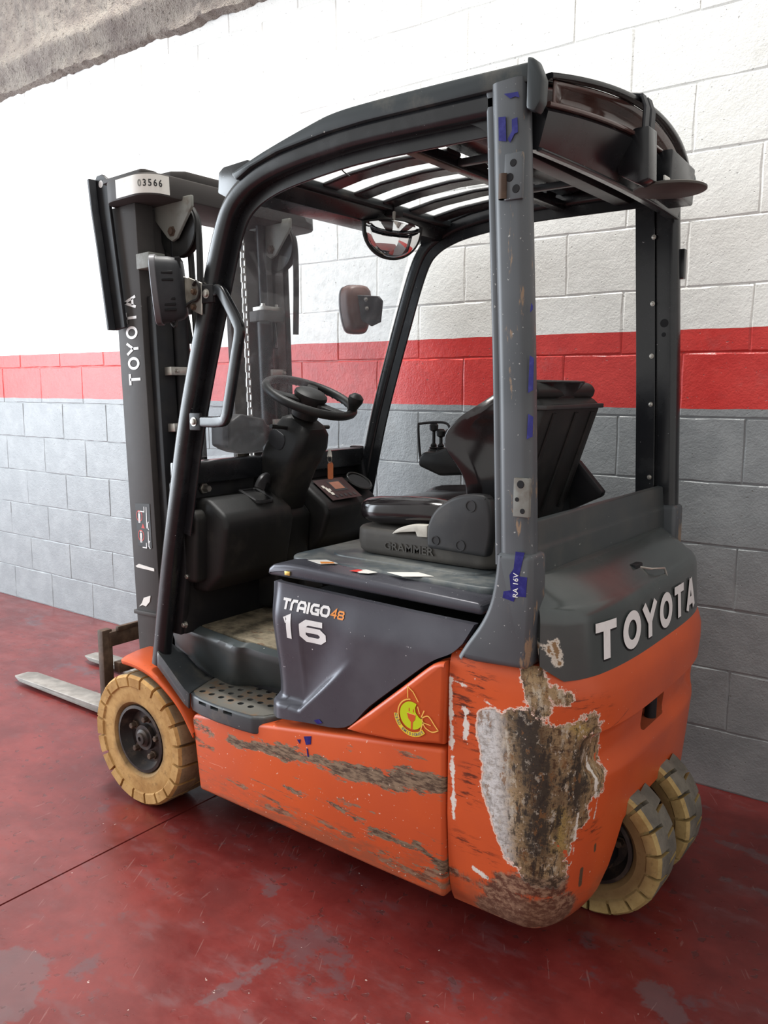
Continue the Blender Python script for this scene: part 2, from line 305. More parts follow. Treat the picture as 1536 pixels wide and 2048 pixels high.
MT = dict(
    wall=mat_wall(), concrete=mat_concrete(), floor=mat_floor(), side=mat_side(), cw=mat_cw(), pillar=mat_pillar(), hood=mat_hood(), mat=mat_floor_mat(), glass=mat_glass(),
    orange=paint('orange_paint', ORANGE, .30, (0.51, 0.084, 0.027), 4, .35, .7, .9, fine=(130, .765, (0.78, 0.58, 0.48))),
    fender=paint('orange_fender_paint', ORANGE, .36, (0.30, 0.055, 0.018), 16, .60, .70, .8),
    slate=paint('slate_metallic_paint', (0.0706, 0.0706, 0.0850), .30, (0.0935, 0.0952, 0.1105), 5, .4, .7, .8, metal=.25, fine=(105, .745, (0.62, 0.62, 0.64))),
    cap=mat_cap(),
    guard=paint('black_guard_paint', (0.010, 0.011, 0.013), .26, (0.024, 0.025, 0.027), 9, .5, .72, .7, spec=.5, fine=(120, .77, (0.42, 0.42, 0.42))),
    trim=paint('grey_roof_paint', (0.0300, 0.0368, 0.0398), .40, (0.0975, 0.0938, 0.0788), 9, .52, .70, .6, fine=(100, .76, (0.5, 0.5, 0.46))),
    mast=paint('dark_mast_paint', (0.055, 0.050, 0.048), .62, (0.082, 0.076, 0.072), 7, .45, .7, .6, spec=.22, fine=(110, .77, (0.4, 0.38, 0.36))),
    black=paint('black_metal', (0.010, 0.010, 0.012), .50, (0.022, 0.021, 0.020), 10, .45, .7, .7, spec=.3),
    plastic=paint('black_plastic', (0.010, 0.010, 0.010), .50, (0.026, 0.024, 0.022), 12, .45, .75, .7, bump=.15, bscale=500),
    cowl=paint('dusty_cowl_plastic', (0.011, 0.011, 0.011), .52, (0.040, 0.036, 0.030), 8, .50, .74, .7, bump=.2, bscale=420),
    seat=paint('black_seat_vinyl', (0.010, 0.008, 0.009), .18, (0.026, 0.020, 0.020), 6, .4, .7, .8, spec=.6),
    seatbase=paint('dusty_seat_base', (0.0595, 0.0544, 0.0493), .62, (0.1062, 0.0978, 0.0850), 8, .4, .7, .7),
    hinge=paint('grey_seat_hinge', (0.0255, 0.0255, 0.0272), .48, (0.0553, 0.0510, 0.0476), 9, .45, .7, .7),
    step=paint('step_plastic', (0.0600, 0.0656, 0.0704), .42, (0.1280, 0.1200, 0.1040), 12, .48, .68, .7, fine=(100, .75, (0.4, 0.38, 0.33))),
    riser=paint('slate_riser_paint', (0.0484, 0.0562, 0.0577), .40, (0.0819, 0.0842, 0.0780), 6, .45, .7, .7, fine=(90, .76, (0.5, 0.5, 0.45))),
    steptop=paint('rusty_step_top', (0.15, 0.14, 0.12), .6, (0.22, 0.13, 0.07), 16, .48, .66, .8),
    tyre=mat_tyre('tan_tyre', (0.37, 0.200, 0.066), (0.53, 0.325, 0.125), (0.17, 0.09, 0.035), (0.0, 0.2265, .150, .112, (0.060, 0.040, 0.024, 1))),
    tread=mat_tyre('tan_tyre_tread', (0.17, 0.120, 0.068), (0.27, 0.200, 0.115), (0.08, 0.06, 0.04)),
    tread2=mat_tyre('worn_grey_tread', (0.105, 0.098, 0.082), (0.175, 0.160, 0.130), (0.08, 0.07, 0.055)),
    tyre2=mat_tyre('ochre_twin_tyre', (0.30, 0.205, 0.078), (0.43, 0.315, 0.135), (0.14, 0.09, 0.045), (-1.462, 0.192, .178, .130, (0.145, 0.080, 0.036, 1))),
    rim=paint('dark_brown_rim', (0.022, 0.017, 0.016), .5, (0.085, 0.060, 0.045), 20, .45, .7, .8),
    rust=paint('rusty_steel', (0.075, 0.048, 0.034), .65, (0.16, 0.105, 0.07), 14, .4, .7, .9, metal=.2, bump=.3, bscale=120),
    forksteel=paint('worn_fork_steel', (0.20, 0.185, 0.165), .5, (0.34, 0.315, 0.285), 10, .38, .7, .9, metal=.35, bump=.2, bscale=90),
    steel=paint('zinc_steel', (0.46, 0.44, 0.40), .35, (0.30, 0.28, 0.25), 20, .45, .7, .7, metal=.8),
    olive=paint('grey_green_bracket', (0.20, 0.205, 0.185), .55, (0.12, 0.10, 0.08), 14, .52, .7, .8),
    channel=paint('greased_channel', (0.18, 0.155, 0.12), .5, (0.06, 0.05, 0.045), 10, .4, .6, .8),
    chain=paint('chain_steel', (0.42, 0.40, 0.37), .4, (0.22, 0.20, 0.17), 30, .45, .7, .8, metal=.6),
    white=paint('white_decal', (0.80, 0.80, 0.79), .40, (0.66, 0.65, 0.63), 40, .5, .75, .5),
    paper=paint('label_paper', (0.78, 0.76, 0.71), .55, (0.62, 0.60, 0.54), 25, .5, .75, .5),
    ink=paint('black_ink', (0.02, 0.02, 0.02), .5),
    orangedecal=paint('orange_decal', (0.78, 0.27, 0.05), .4),
    reddecal=paint('red_decal', (0.62, 0.045, 0.035), .45),
    lime=paint('lime_decal', (0.50, 0.58, 0.012), .4), yellow=paint('yellow_decal', (0.72, 0.52, 0.045), .4),
    yellow2=paint('yellow_outline_decal', (0.82, 0.46, 0.10), .4),
    blue=paint('blue_tape', (0.010, 0.010, 0.130), .4, (0.03, 0.03, 0.20), 60, .45, .7, .8),
    lens=paint('smoked_brown_lens', (0.075, 0.038, 0.032), .15, (0.11, 0.06, 0.05), 6, .4, .7, .7, spec=.6),
    lamp=paint('lamp_housing', (0.024, 0.026, 0.030), .52, (0.045, 0.047, 0.050), 9, .45, .7, .7, spec=.35),
    bezel=paint('grey_bezel', (0.13, 0.13, 0.14), .35, (0.14, 0.13, 0.12), 20, .5, .7, .5, metal=.3),
    panelp=paint('brown_display_panel', (0.030, 0.016, 0.016), .4),
    lamp2=paint('brown_lamp_housing', (0.105, 0.055, 0.047), .48, (0.16, 0.09, 0.075), 9, .45, .7, .7),
    mirror=paint('mirror_glass', (0.86, 0.87, 0.88), .03, (0.8, 0.8, 0.8), 4, metal=1.0, rvar=0.0),
    beige=paint('beige_plastic', (0.56, 0.53, 0.47), .5, (0.40, 0.37, 0.32), 30, .5, .7, .6),
    tag=paint('orange_tag', (0.62, 0.17, 0.05), .4, (0.45, 0.10, 0.03), 30, .5, .7, .6),
    brass=paint('brass_bolt', (0.60, 0.42, 0.12), .35, metal=.8),
    screen=paint('amber_display', (0.24, 0.115, 0.080), .25),
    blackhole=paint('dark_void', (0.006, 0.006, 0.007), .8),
)

# ------------------------------------------------------------------ mesh helpers
class B:
    def __init__(s): s.bm = bmesh.new(); s.mi = 0
    def _mark(s, faces):
        for f in faces: f.material_index = s.mi
    def box(s, x0, x1, y0, y1, z0, z1, bev=0.0, seg=2, M=None):
        bm2 = bmesh.new(); r = bmesh.ops.create_cube(bm2, size=1.0)
        bmesh.ops.scale(bm2, vec=(abs(x1 - x0), abs(y1 - y0), abs(z1 - z0)), verts=bm2.verts)
        if bev: bmesh.ops.bevel(bm2, geom=list(bm2.edges), offset=bev, segments=seg, affect='EDGES', profile=0.5)
        bmesh.ops.translate(bm2, vec=((x0 + x1) / 2, (y0 + y1) / 2, (z0 + z1) / 2), verts=bm2.verts)
        if M is not None: bmesh.ops.transform(bm2, matrix=M, verts=bm2.verts)
        return s.join(bm2)
    def join(s, bm2):
        vm = {}
        for v in bm2.verts: vm[v] = s.bm.verts.new(v.co)
        for f in bm2.faces:
            try: nf = s.bm.faces.new([vm[v] for v in f.verts]); nf.material_index = s.mi
            except ValueError: pass
        bm2.free(); return s
    def prism(s, poly, a0, a1, axis='y', bev=0.0, seg=2, M=None):
        """poly in the plane perpendicular to axis: y -> (x,z), x -> (y,z), z -> (x,y)"""
        bm2 = bmesh.new()
        def mk(p, a): return {'y': (p[0], a, p[1]), 'x': (a, p[0], p[1]), 'z': (p[0], p[1], a)}[axis]
        A = [bm2.verts.new(mk(p, a0)) for p in poly]; C_ = [bm2.verts.new(mk(p, a1)) for p in poly]
        n = len(poly); bm2.faces.new(A); bm2.faces.new(C_[::-1])
        for i in range(n): bm2.faces.new((A[i], C_[i], C_[(i + 1) % n], A[(i + 1) % n]))
        bmesh.ops.recalc_face_normals(bm2, faces=bm2.faces)
        if bev:
            ed = [e for e in bm2.edges if e.calc_face_angle(0) > 0.35]
            bmesh.ops.bevel(bm2, geom=ed, offset=bev, segments=seg, affect='EDGES', profile=0.5)
        if M is not None: bmesh.ops.transform(bm2, matrix=M, verts=bm2.verts)
        return s.join(bm2)
    def sweep(s, path, prof, ref=(0, 1, 0), closed=False, caps=True, scale=None):
        P = [Vector(p) for p in path]; n = len(P); ref = Vector(ref); rings = []
        for i, p in enumerate(P):
            if closed: T = P[(i + 1) % n] - P[i - 1]
            else: T = P[min(i + 1, n - 1)] - P[max(i - 1, 0)]
            T.normalize(); b = ref - ref.dot(T) * T
            if b.length < 1e-6: b = T.orthogonal()
            b.normalize(); N = b.cross(T)
            k = 1.0 if scale is None else scale[i]
            rings.append([s.bm.verts.new(p + N * (a * k) + b * (c * k)) for a, c in prof])
        m = len(prof)
        for i in range(n if closed else n - 1):
            R, Q = rings[i], rings[(i + 1) % n]
            for j in range(m): s._mark([s.bm.faces.new((R[j], R[(j + 1) % m], Q[(j + 1) % m], Q[j]))])
        if caps and not closed: s._mark([s.bm.faces.new(rings[0][::-1]), s.bm.faces.new(rings[-1])])
        return s
    def tube(s, path, r, seg=10, closed=False, ref=(0, 1, 0.013)):
        return s.sweep(path, circ(r, seg), ref, closed)
    def lathe(s, prof, c, axis='y', seg=32, mats=None, caps=True):
        """prof: (radius, offset along axis)"""
        c = Vector(c); rings = []
        for k in range(seg):
            a = 2 * pi * k / seg; row = []
            for r, h in prof:
                if axis == 'y': v = Vector((r * cos(a), h, r * sin(a)))
                elif axis == 'x': v = Vector((h, r * cos(a), r * sin(a)))
                else: v = Vector((r * cos(a), r * sin(a), h))
                row.append(s.bm.verts.new(c + v))
            rings.append(row)
        for k in range(seg):
            R, Q = rings[k], rings[(k + 1) % seg]
            for j in range(len(prof) - 1):
                f = s.bm.faces.new((R[j], R[j + 1], Q[j + 1], Q[j])); f.material_index = mats[j] if mats else s.mi
        for j in ((0, -1) if caps else ()):
            if prof[j][0] > 1e-5:
                f = s.bm.faces.new([r[j] for r in rings]); f.material_index = s.mi
        return s
    def grid(s, fn, nu, nv, close_u=False, uvfn=None):
        V = [[s.bm.verts.new(fn(i / nu, j / nv)) for j in range(nv + 1)] for i in range(nu + (0 if close_u else 1))]
        uvl = s.bm.loops.layers.uv.verify() if uvfn else None
        for i in range(nu):
            for j in range(nv):
                i2 = (i + 1) % len(V)
                f = s.bm.faces.new((V[i][j], V[i2][j], V[i2][j + 1], V[i][j + 1])); f.material_index = s.mi
                if uvl:
                    for l, (a, b) in zip(f.loops, ((i, j), (i + 1, j), (i + 1, j + 1), (i, j + 1))): l[uvl].uv = uvfn(a / nu, b / nv)
        return V
    def poly3(s, pts):
        f = s.bm.faces.new([s.bm.verts.new(p) for p in pts]); f.material_index = s.mi; return f
    def build(s, name, mat, parent=None, sharp=35, recalc=True, merge=True):
        if merge: bmesh.ops.remove_doubles(s.bm, verts=s.bm.verts, dist=1e-5)
        if recalc: bmesh.ops.recalc_face_normals(s.bm, faces=s.bm.faces)
        me = bpy.data.meshes.new(name); s.bm.to_mesh(me); s.bm.free()
        for m in (mat if isinstance(mat, (list, tuple)) else [mat]): me.materials.append(MT[m] if isinstance(m, str) else m)
        me.polygons.foreach_set('use_smooth', [True] * len(me.polygons)); me.set_sharp_from_angle(angle=radians(sharp))
        o = bpy.data.objects.new(name, me); COL.objects.link(o)
        if parent is not None: o.parent = parent
        return o
def circ(r, n=10): return [(r * cos(2 * pi * k / n), r * sin(2 * pi * k / n)) for k in range(n)]
def rrect(a0, a1, b0, b1, r, n=3):
    o = []
    for cx, cy, s0 in ((a1 - r, b1 - r, 0), (a0 + r, b1 - r, 1), (a0 + r, b0 + r, 2), (a1 - r, b0 + r, 3)):
        for k in range(n + 1):
            a = pi / 2 * (s0 + k / n); o.append((cx + r * cos(a), cy + r * sin(a)))
    return o
def cr(pts, n=6):
    """Catmull-Rom through pts (tuples of any length)"""
    o = []; L = len(pts)
    for i in range(L - 1):
        p0, p1, p2, p3 = pts[max(i - 1, 0)], pts[i], pts[i + 1], pts[min(i + 2, L - 1)]
        for k in range(n):
            t = k / n
            o.append(tuple(0.5 * (2 * b + (c - a) * t + (2 * a - 5 * b + 4 * c - d) * t * t + (3 * b - a - 3 * c + d) * t ** 3) for a, b, c, d in zip(p0, p1, p2, p3)))
    o.append(tuple(pts[-1])); return o
def lerp(z, pts):
    if z <= pts[0][0]: return pts[0][1]
    for (a, va), (b, vb) in zip(pts, pts[1:]):
        if z <= b: return va + (vb - va) * (z - a) / (b - a)
    return pts[-1][1]
def sstep(x, a, b):
    t = max(0.0, min(1.0, (x - a) / (b - a))); return t * t * (3 - 2 * t)
def tag(o, label=None, cat=None, group=None, kind=None):
    for k, v in (('label', label), ('category', cat), ('group', group), ('kind', kind)):
        if v: o[k] = v
    return o
def lab(o, label): o['label'] = label; return o
def apply_bool(o, cutters):
    for c in cutters:
        md = o.modifiers.new('cut', 'BOOLEAN'); md.operation = 'DIFFERENCE'; md.object = c; md.solver = 'EXACT'
    bpy.context.view_layer.update()
    dg = bpy.context.evaluated_depsgraph_get()
    me = bpy.data.meshes.new_from_object(o.evaluated_get(dg)); o.modifiers.clear(); old = o.data; o.data = me
    me.set_sharp_from_angle(angle=radians(32))
    for c in cutters: bpy.data.objects.remove(c, do_unlink=True)
    return o

# lettering: glyphs as strokes in a unit cell, mapped onto any surface
def arc(cx, cy, rx, ry, a0, a1, n=14): return [(cx + rx * cos(radians(a0 + (a1 - a0) * k / n)), cy + ry * sin(radians(a0 + (a1 - a0) * k / n))) for k in range(n + 1)]
def ribbon(path, w, closed=False):
    n = len(path); L, R = [], []
    for i, p in enumerate(path):
        a = path[i - 1] if (closed or i > 0) else None; b = path[(i + 1) % n] if (closed or i < n - 1) else None
        d1 = Vector(p) - Vector(a) if a is not None else None; d2 = Vector(b) - Vector(p) if b is not None else None
        d1 = (d1 or d2).normalized(); d2 = (d2 or d1).normalized() if d2 is not None else d1
        n1 = Vector((-d1.y, d1.x)); n2 = Vector((-d2.y, d2.x)); m = n1 + n2
        if m.length < 1e-6: m = n1
        m.normalize(); k = w / 2 / max(0.45, m.dot(n1))
        L.append((p[0] + m.x * k, p[1] + m.y * k)); R.append((p[0] - m.x * k, p[1] - m.y * k))
    q = []
    for i in range(n if closed else n - 1):
        j = (i + 1) % n; q.append((R[i], R[j], L[j], L[i]))
    return q
def dense(path, step, closed=False):
    o = []; P = path + ([path[0]] if closed else [])
    for a, b in zip(P, P[1:]):
        k = max(1, int(hypot(b[0] - a[0], b[1] - a[1]) / step))
        for i in range(k): o.append((a[0] + (b[0] - a[0]) * i / k, a[1] + (b[1] - a[1]) * i / k))
    if not closed: o.append(path[-1])
    return o
GL = {  # strokes: (points, closed)
 'T': [([(0, .9), (.8, .9)], 0), ([(.4, .9), (.4, 0)], 0)],
 'O': [(arc(.45, .5, .36, .41, 0, 345, 24), 1)],
 'Y': [([(.0, 1), (.4, .46)], 0), ([(.8, 1), (.4, .46)], 0), ([(.4, .5), (.4, 0)], 0)],
 'A': [([(.03, 0), (.40, .98)], 0), ([(.77, 0), (.40, .98)], 0), ([(.17, .27), (.63, .27)], 0)],
}
def glyphs(strokes, w, fn, b, lift=0.0012, step=.1):
    for pts, cl in strokes:
        for q in ribbon(dense(list(pts), step, cl), w, bool(cl)):
            b.poly3([fn(*p) for p in q])
def text_obj(name, body, size, M, mat, parent, extrude=0.0006, bold=0.0, sx=1.0):
    cu = bpy.data.curves.new(name, 'FONT'); cu.body = body; cu.size = size; cu.extrude = extrude; cu.offset = bold; cu.align_x = 'CENTER'; cu.align_y = 'CENTER'; cu.resolution_u = 3
    tmp = bpy.data.objects.new('tmp', cu); COL.objects.link(tmp); bpy.context.view_layer.update()
    me = bpy.data.meshes.new_from_object(tmp.evaluated_get(bpy.context.evaluated_depsgraph_get())); bpy.data.objects.remove(tmp, do_unlink=True)
    me.transform(M @ Matrix.Diagonal((sx, 1, 1, 1))); me.materials.clear(); me.materials.append(MT[mat])
    o = bpy.data.objects.new(name, me); COL.objects.link(o); o.parent = parent; return o
def frame(o, ex, ey):
    ex = Vector(ex).normalized(); ey = Vector(ey); ey = (ey - ey.dot(ex) * ex).normalized(); ez = ex.cross(ey)
    return Matrix(((ex.x, ey.x, ez.x, o[0]), (ex.y, ey.y, ez.y, o[1]), (ex.z, ey.z, ez.z, o[2]), (0, 0, 0, 1)))
LSIDE = lambda x, y, z: frame((x, y, z), (-1, 0, 0), (0, 0, 1))     # text readable from the truck's left side
def bolt(parent, c, r, h, axis='y', mat='steel', name='bolt', hexa=True):
    b = B(); s = 1 if h > 0 else -1
    b.lathe([(r * 1.5, 0), (r * 1.5, h * .25), (r, h * .25), (r, h * .9), (r * .8, h), (0, h)], c, axis, 6 if hexa else 12)
    return b.build(name, mat, parent)

# ------------------------------------------------------------------ the setting
# floor with the sawn joint running across it
b = B(); XJ = -0.165
prof = [(-7, 0), (XJ - .0035, 0), (XJ - .0025, -.004), (XJ, -.007), (XJ + .0025, -.004), (XJ + .0035, 0), (9, 0)]
for (xa, za), (xc, zc) in zip(prof, prof[1:]):
    b.poly3([(xa, WALL - .3, za), (xc, WALL - .3, zc), (xc, 6, zc), (xa, 6, za)])
floor = tag(b.build('floor', 'floor', None, sharp=20), 'worn dark red painted concrete floor with a sawn joint', kind='structure')
# block wall: a mortar bed and single blocks
BW, BH = 0.435, 0.217
b = B(); b.box(-4, 6, WALL - .2, WALL - .0026, -.05, 4.6)
wall = tag(b.build('wall_right', 'wall'), 'block wall painted grey, red and white', kind='structure')
block_meshes = []
for k in range(5):
    bm = bmesh.new(); nx, nz = 8, 5; rnd = random.Random(k)
    w, h = BW - .0025, BH - .0025
    front = {}
    def fp(i, j): return front[(i, j)]
    for i in range(nx + 1):
        for j in range(nz + 1):
            e = min(i, nx - i, j, nz - j); fx = i / nx; fz = j / nz
            if i in (0, nx): fx = i / nx
            xx = (-.5 + (0, .010, *[q / nx for q in range(2, nx - 1)], .990, 1)[i]) * w; zz = (-.5 + (0, .020, .35, .65, .980, 1)[j]) * h
            yy = -.0020 if e == 0 else 0.0
            front[(i, j)] = bm.verts.new((xx + rnd.uniform(-.0030, .0030), yy, zz + rnd.uniform(-.0026, .0026)))
    for i in range(nx):
        for j in range(nz): bm.faces.new((fp(i, j), fp(i, j + 1), fp(i + 1, j + 1), fp(i + 1, j)))
    per = [(i, 0) for i in range(nx)] + [(nx, j) for j in range(nz)] + [(i, nz) for i in range(nx, 0, -1)] + [(0, j) for j in range(nz, 0, -1)]
    back = [bm.verts.new((fp(*q).co.x, -.012, fp(*q).co.z)) for q in per]
    for a in range(len(per)):
        c = (a + 1) % len(per); bm.faces.new((fp(*per[a]), fp(*per[c]), back[c], back[a]))
    bmesh.ops.recalc_face_normals(bm, faces=bm.faces)
    me = bpy.data.meshes.new('concrete_block'); bm.to_mesh(me); bm.free(); me.materials.append(MT['wall'])
    me.polygons.foreach_set('use_smooth', [True] * len(me.polygons)); me.set_sharp_from_angle(angle=radians(10)); block_meshes.append(me)
for row in range(0, 15):
    off = 2.573 - BW / 2 + (BW / 2 if row % 2 else 0)
    for kx in range(-2, 16):
        x = off + BW * 2 - BW * kx
        if x > 4.2 or x < -3.2: continue
        o = bpy.data.objects.new('concrete_block', random.choice(block_meshes)); COL.objects.link(o); o.parent = wall
        o.location = (x, WALL + random.uniform(-.0006, .0006), BH * (row + .5)); o.scale.x = random.choice((1, -1)); o.rotation_euler = (random.uniform(-.0012, .0012), random.uniform(-.003, .003), random.uniform(-.0008, .0008))
# rough unrendered concrete beam above the blocks
def beam_pt(u, v):
    x = -3.5 + 8.5 * u
    from mathutils import noise as nz
    if v < .25: s = v / .25; y, z = WALL - .01 + .05 * s, 3.115 + .012 * s
    else: s = (v - .25) / .75; y, z = WALL + .04, 3.127 + 1.1 * s
    q = Vector((x * 2.2, z * 2.2, y * 2)); n1 = nz.fractal(q, .9, 2.0, 5); n2 = nz.noise(q * 14)
    y += .022 * n1 + .010 * n2; z += (.020 * nz.noise(Vector((x * 4, 0, 3))) + .012 * nz.noise(Vector((x * 21, 0, 5)))) * (1 - min(1, s * (v >= .25) + 0))
    y += .03 * math.exp(-((z - 3.27) / .05) ** 2)
    return Vector((x, y, z))
b = B(); b.grid(beam_pt, 520, 60)
tag(b.build('trim_1', 'concrete', None, 70), 'rough bare concrete beam along the top of the wall', kind='structure')

# ------------------------------------------------------------------ the forklift
truck = bpy.data.objects.new('forklift', None); COL.objects.link(truck); truck.location = (0, 0, 0)
tag(truck, 'scratched orange and slate electric forklift with tan tyres parked beside the wall', 'forklift')
R_ = truck

# --- wheels
def tyre(name, cx, yo, sgn, r, width, rim_r, mats, nl, bulge):
    """yo: outer face y, sgn: +1 when the outer face looks to +y"""
    b = B(); S = lambda h: -sgn * h
    # carcass profile from the outer bead across the tread to the inner bead
    pr = [(rim_r - .004, .034), (rim_r + .006, .016), (rim_r + .018, .004), (rim_r + (r - rim_r) * .62, .001), (r - .034, .004), (r - .022, .012), (r - .019, width / 2), (r - .022, width - .012), (r - .034, width - .004), (rim_r + .03, width - .003), (rim_r, width - .02)]
    b.lathe([(q, S(h)) for q, h in pr], (cx, yo, r), 'y', 72, [0, 0, 0, 0, 0, 1, 1, 0, 0, 0], False)
    for side in (0, 1):
        for k in range(nl):
            a0 = 2 * pi * (k + (.5 if side else 0)) / nl; da = 2 * pi / nl
            rows = []
            for t in (-.425, -.25, .25, .425):
                a = a0 + t * da; row = []
                for q, h in ((r - .046, .004), (r - .040, -.004), (r - .010, -.005), (r - .002, .004), (r, .014), (r, width * .53), (r - .02, width * .55)):
                    hh = h if side == 0 else width - h
                    tt = a + (.10 * da if h > width * .3 else 0)
                    row.append(b.bm.verts.new((cx + q * cos(tt), yo + S(hh), r + q * sin(tt))))
                rows.append(row)
            for i in range(3):
                for j in range(6):
                    f = b.bm.faces.new((rows[i][j], rows[i][j + 1], rows[i + 1][j + 1], rows[i + 1][j])); f.material_index = 0 if j < 3 else 1
            for row in (rows[0], rows[-1]):
                f = b.bm.faces.new(row); f.material_index = 0
    o = b.build(name, mats, R_, 40, merge=False)
    return o
def rim_set(par, cx, yo, sgn, r, rim_r, dish, nb, withhub=True):
    S = lambda h: yo - sgn * h
    b = B(); b.lathe([(rim_r + .004, S(.020) - yo), (rim_r + .004, S(.010) - yo), (rim_r - .006, S(.008) - yo), (rim_r - .012, S(.03) - yo), (rim_r - .022, S(dish) - yo), (.045, S(dish - .004) - yo), (.043, S(dish - .02) - yo), (0, S(dish - .02) - yo)], (cx, yo, r), 'y', 40, None, False)
    b.build('rim', 'rim', par, 35)
    if withhub:
        b = B(); b.lathe([(.033, S(dish - .016) - yo), (.030, S(dish - .026) - yo), (.021, S(dish - .030) - yo), (.019, S(dish - .036) - yo), (.008, S(dish - .037) - yo), (.007, S(dish - .032) - yo), (0, S(dish - .032) - yo)], (cx, yo, r), 'y', 20); b.build('hub', 'rim', par)
    for k in range(nb):
        a = 2 * pi * (k + .35) / nb
        bolt(par, (cx + .066 * cos(a), S(dish - .003), r + .066 * sin(a)), .0105, sgn * .024, 'y', 'rust', 'wheel_nut')
FR = .2265
for s in (1, -1):
    ty = tyre('front_tyre', 0.0, s * .527, s, FR, .165, .112, ['tyre', 'tread'], 20, 0)
    rim_set(ty, 0.0, s * .527, s, FR, .112, .046, 5)
    lab(ty, 'tan solid tyre with blocky tread' if s > 0 else 'tan solid tyre on the wall side')
RR = .192
for s in (1, -1):
    ty = tyre('rear_tyre', -1.462, .175 if s > 0 else -.055, 1, RR, .118, .105, ['tyre2', 'tread2'], 18, 0)
    rim_set(ty, -1.462, .175 if s > 0 else -.055, 1, RR, .105, .05, 5, s > 0)
b = B(); b.box(-1.52, -1.40, -.30, .30, .15, .23, .01); b.box(-1.50, -1.38, -.08, .08, .2, .5, .01); b.build('steer_axle', 'black', R_)

# --- chassis
poly = [(-.290, .132), (-.262, .366), (-.275, .380), (-.505, .411), (-.70, .440), (-.95, .478), (-1.208, .515), (-1.2145, .115), (-.984, .117), (-.60, .126)]
b = B(); b.prism(poly, -.512, .512, 'y', .012, 3)
chassis = lab(b.build('chassis', 'side', R_), 'orange side panel with long brown scrapes')
# body core behind the covers
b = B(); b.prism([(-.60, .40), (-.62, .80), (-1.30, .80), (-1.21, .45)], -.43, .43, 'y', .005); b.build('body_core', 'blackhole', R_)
b = B(); b.box(-.55, .06, -.34, .34, .16, .60, .01); b.build('frame_core', 'black', R_)
# triangular orange corner cover and slate cover
def cover_y(x, z):
    y = .512
    # swept-in scoop behind the front edge, with a sharp lower ledge
    d = (x + .908) * (-(.682 - .50)) - (z - .682) * (-(.908 - .715))  # signed side of the crease line
    crease = .682 - (.682 - .513) * ((x + .908) / (.908 - .726)) if x < -.726 else .507
    if x > -.93 and z > crease - .012:
        k = sstep(x, -.93, -.70) * (1 - sstep(z, crease + .02, crease + .26)) * sstep(z, crease - .012, crease + .010)
        y -= .030 * k
    y -= .016 * sstep(z, .74, .86)
    y -= .030 * sstep(x, -.66, -.59) ** 2
    return y
top = [(-.592, .846), (-.618, .856), (-.909, .849), (-1.101, .844), (-1.279, .842)]
bot = [(-.596, .452), (-.745, .470), (-.890, .492), (-.975, .572), (-1.072, .655), (-1.163, .730), (-1.222, .763), (-1.252, .792)]
def xz_on(poly, s):
    L = [0]
    for a, c in zip(poly, poly[1:]): L.append(L[-1] + hypot(c[0] - a[0], c[1] - a[1]))
    t = s * L[-1]
    for i in range(len(poly) - 1):
        if t <= L[i + 1] + 1e-9:
            k = (t - L[i]) / (L[i + 1] - L[i]); return tuple(a + (c - a) * k for a, c in zip(poly[i], poly[i + 1]))
    return poly[-1]
botc = cr(bot, 5)
def cover_pt(side, depth):
    def f(u, v):
        xb = -.596 + (-1.252 + .596) * u
        zb = None
        for a, c in zip(botc, botc[1:]):
            if c[0] <= xb <= a[0] + 1e-9: zb = a[1] + (c[1] - a[1]) * (xb - a[0]) / (c[0] - a[0] - 1e-12)
        if zb is None: zb = botc[-1][1]
        xt = -.592 + (-1.279 + .592) * u; zt = lerp(-xt, [(-p[0], p[1]) for p in top])
        x = xb + (xt - xb) * v; z = zb + (zt - zb) * v
        x += .012 * sin(pi * v) * (1 - u) ** 6 * -1
        return Vector((x, side * (cover_y(x, z) - depth), z))
    return f
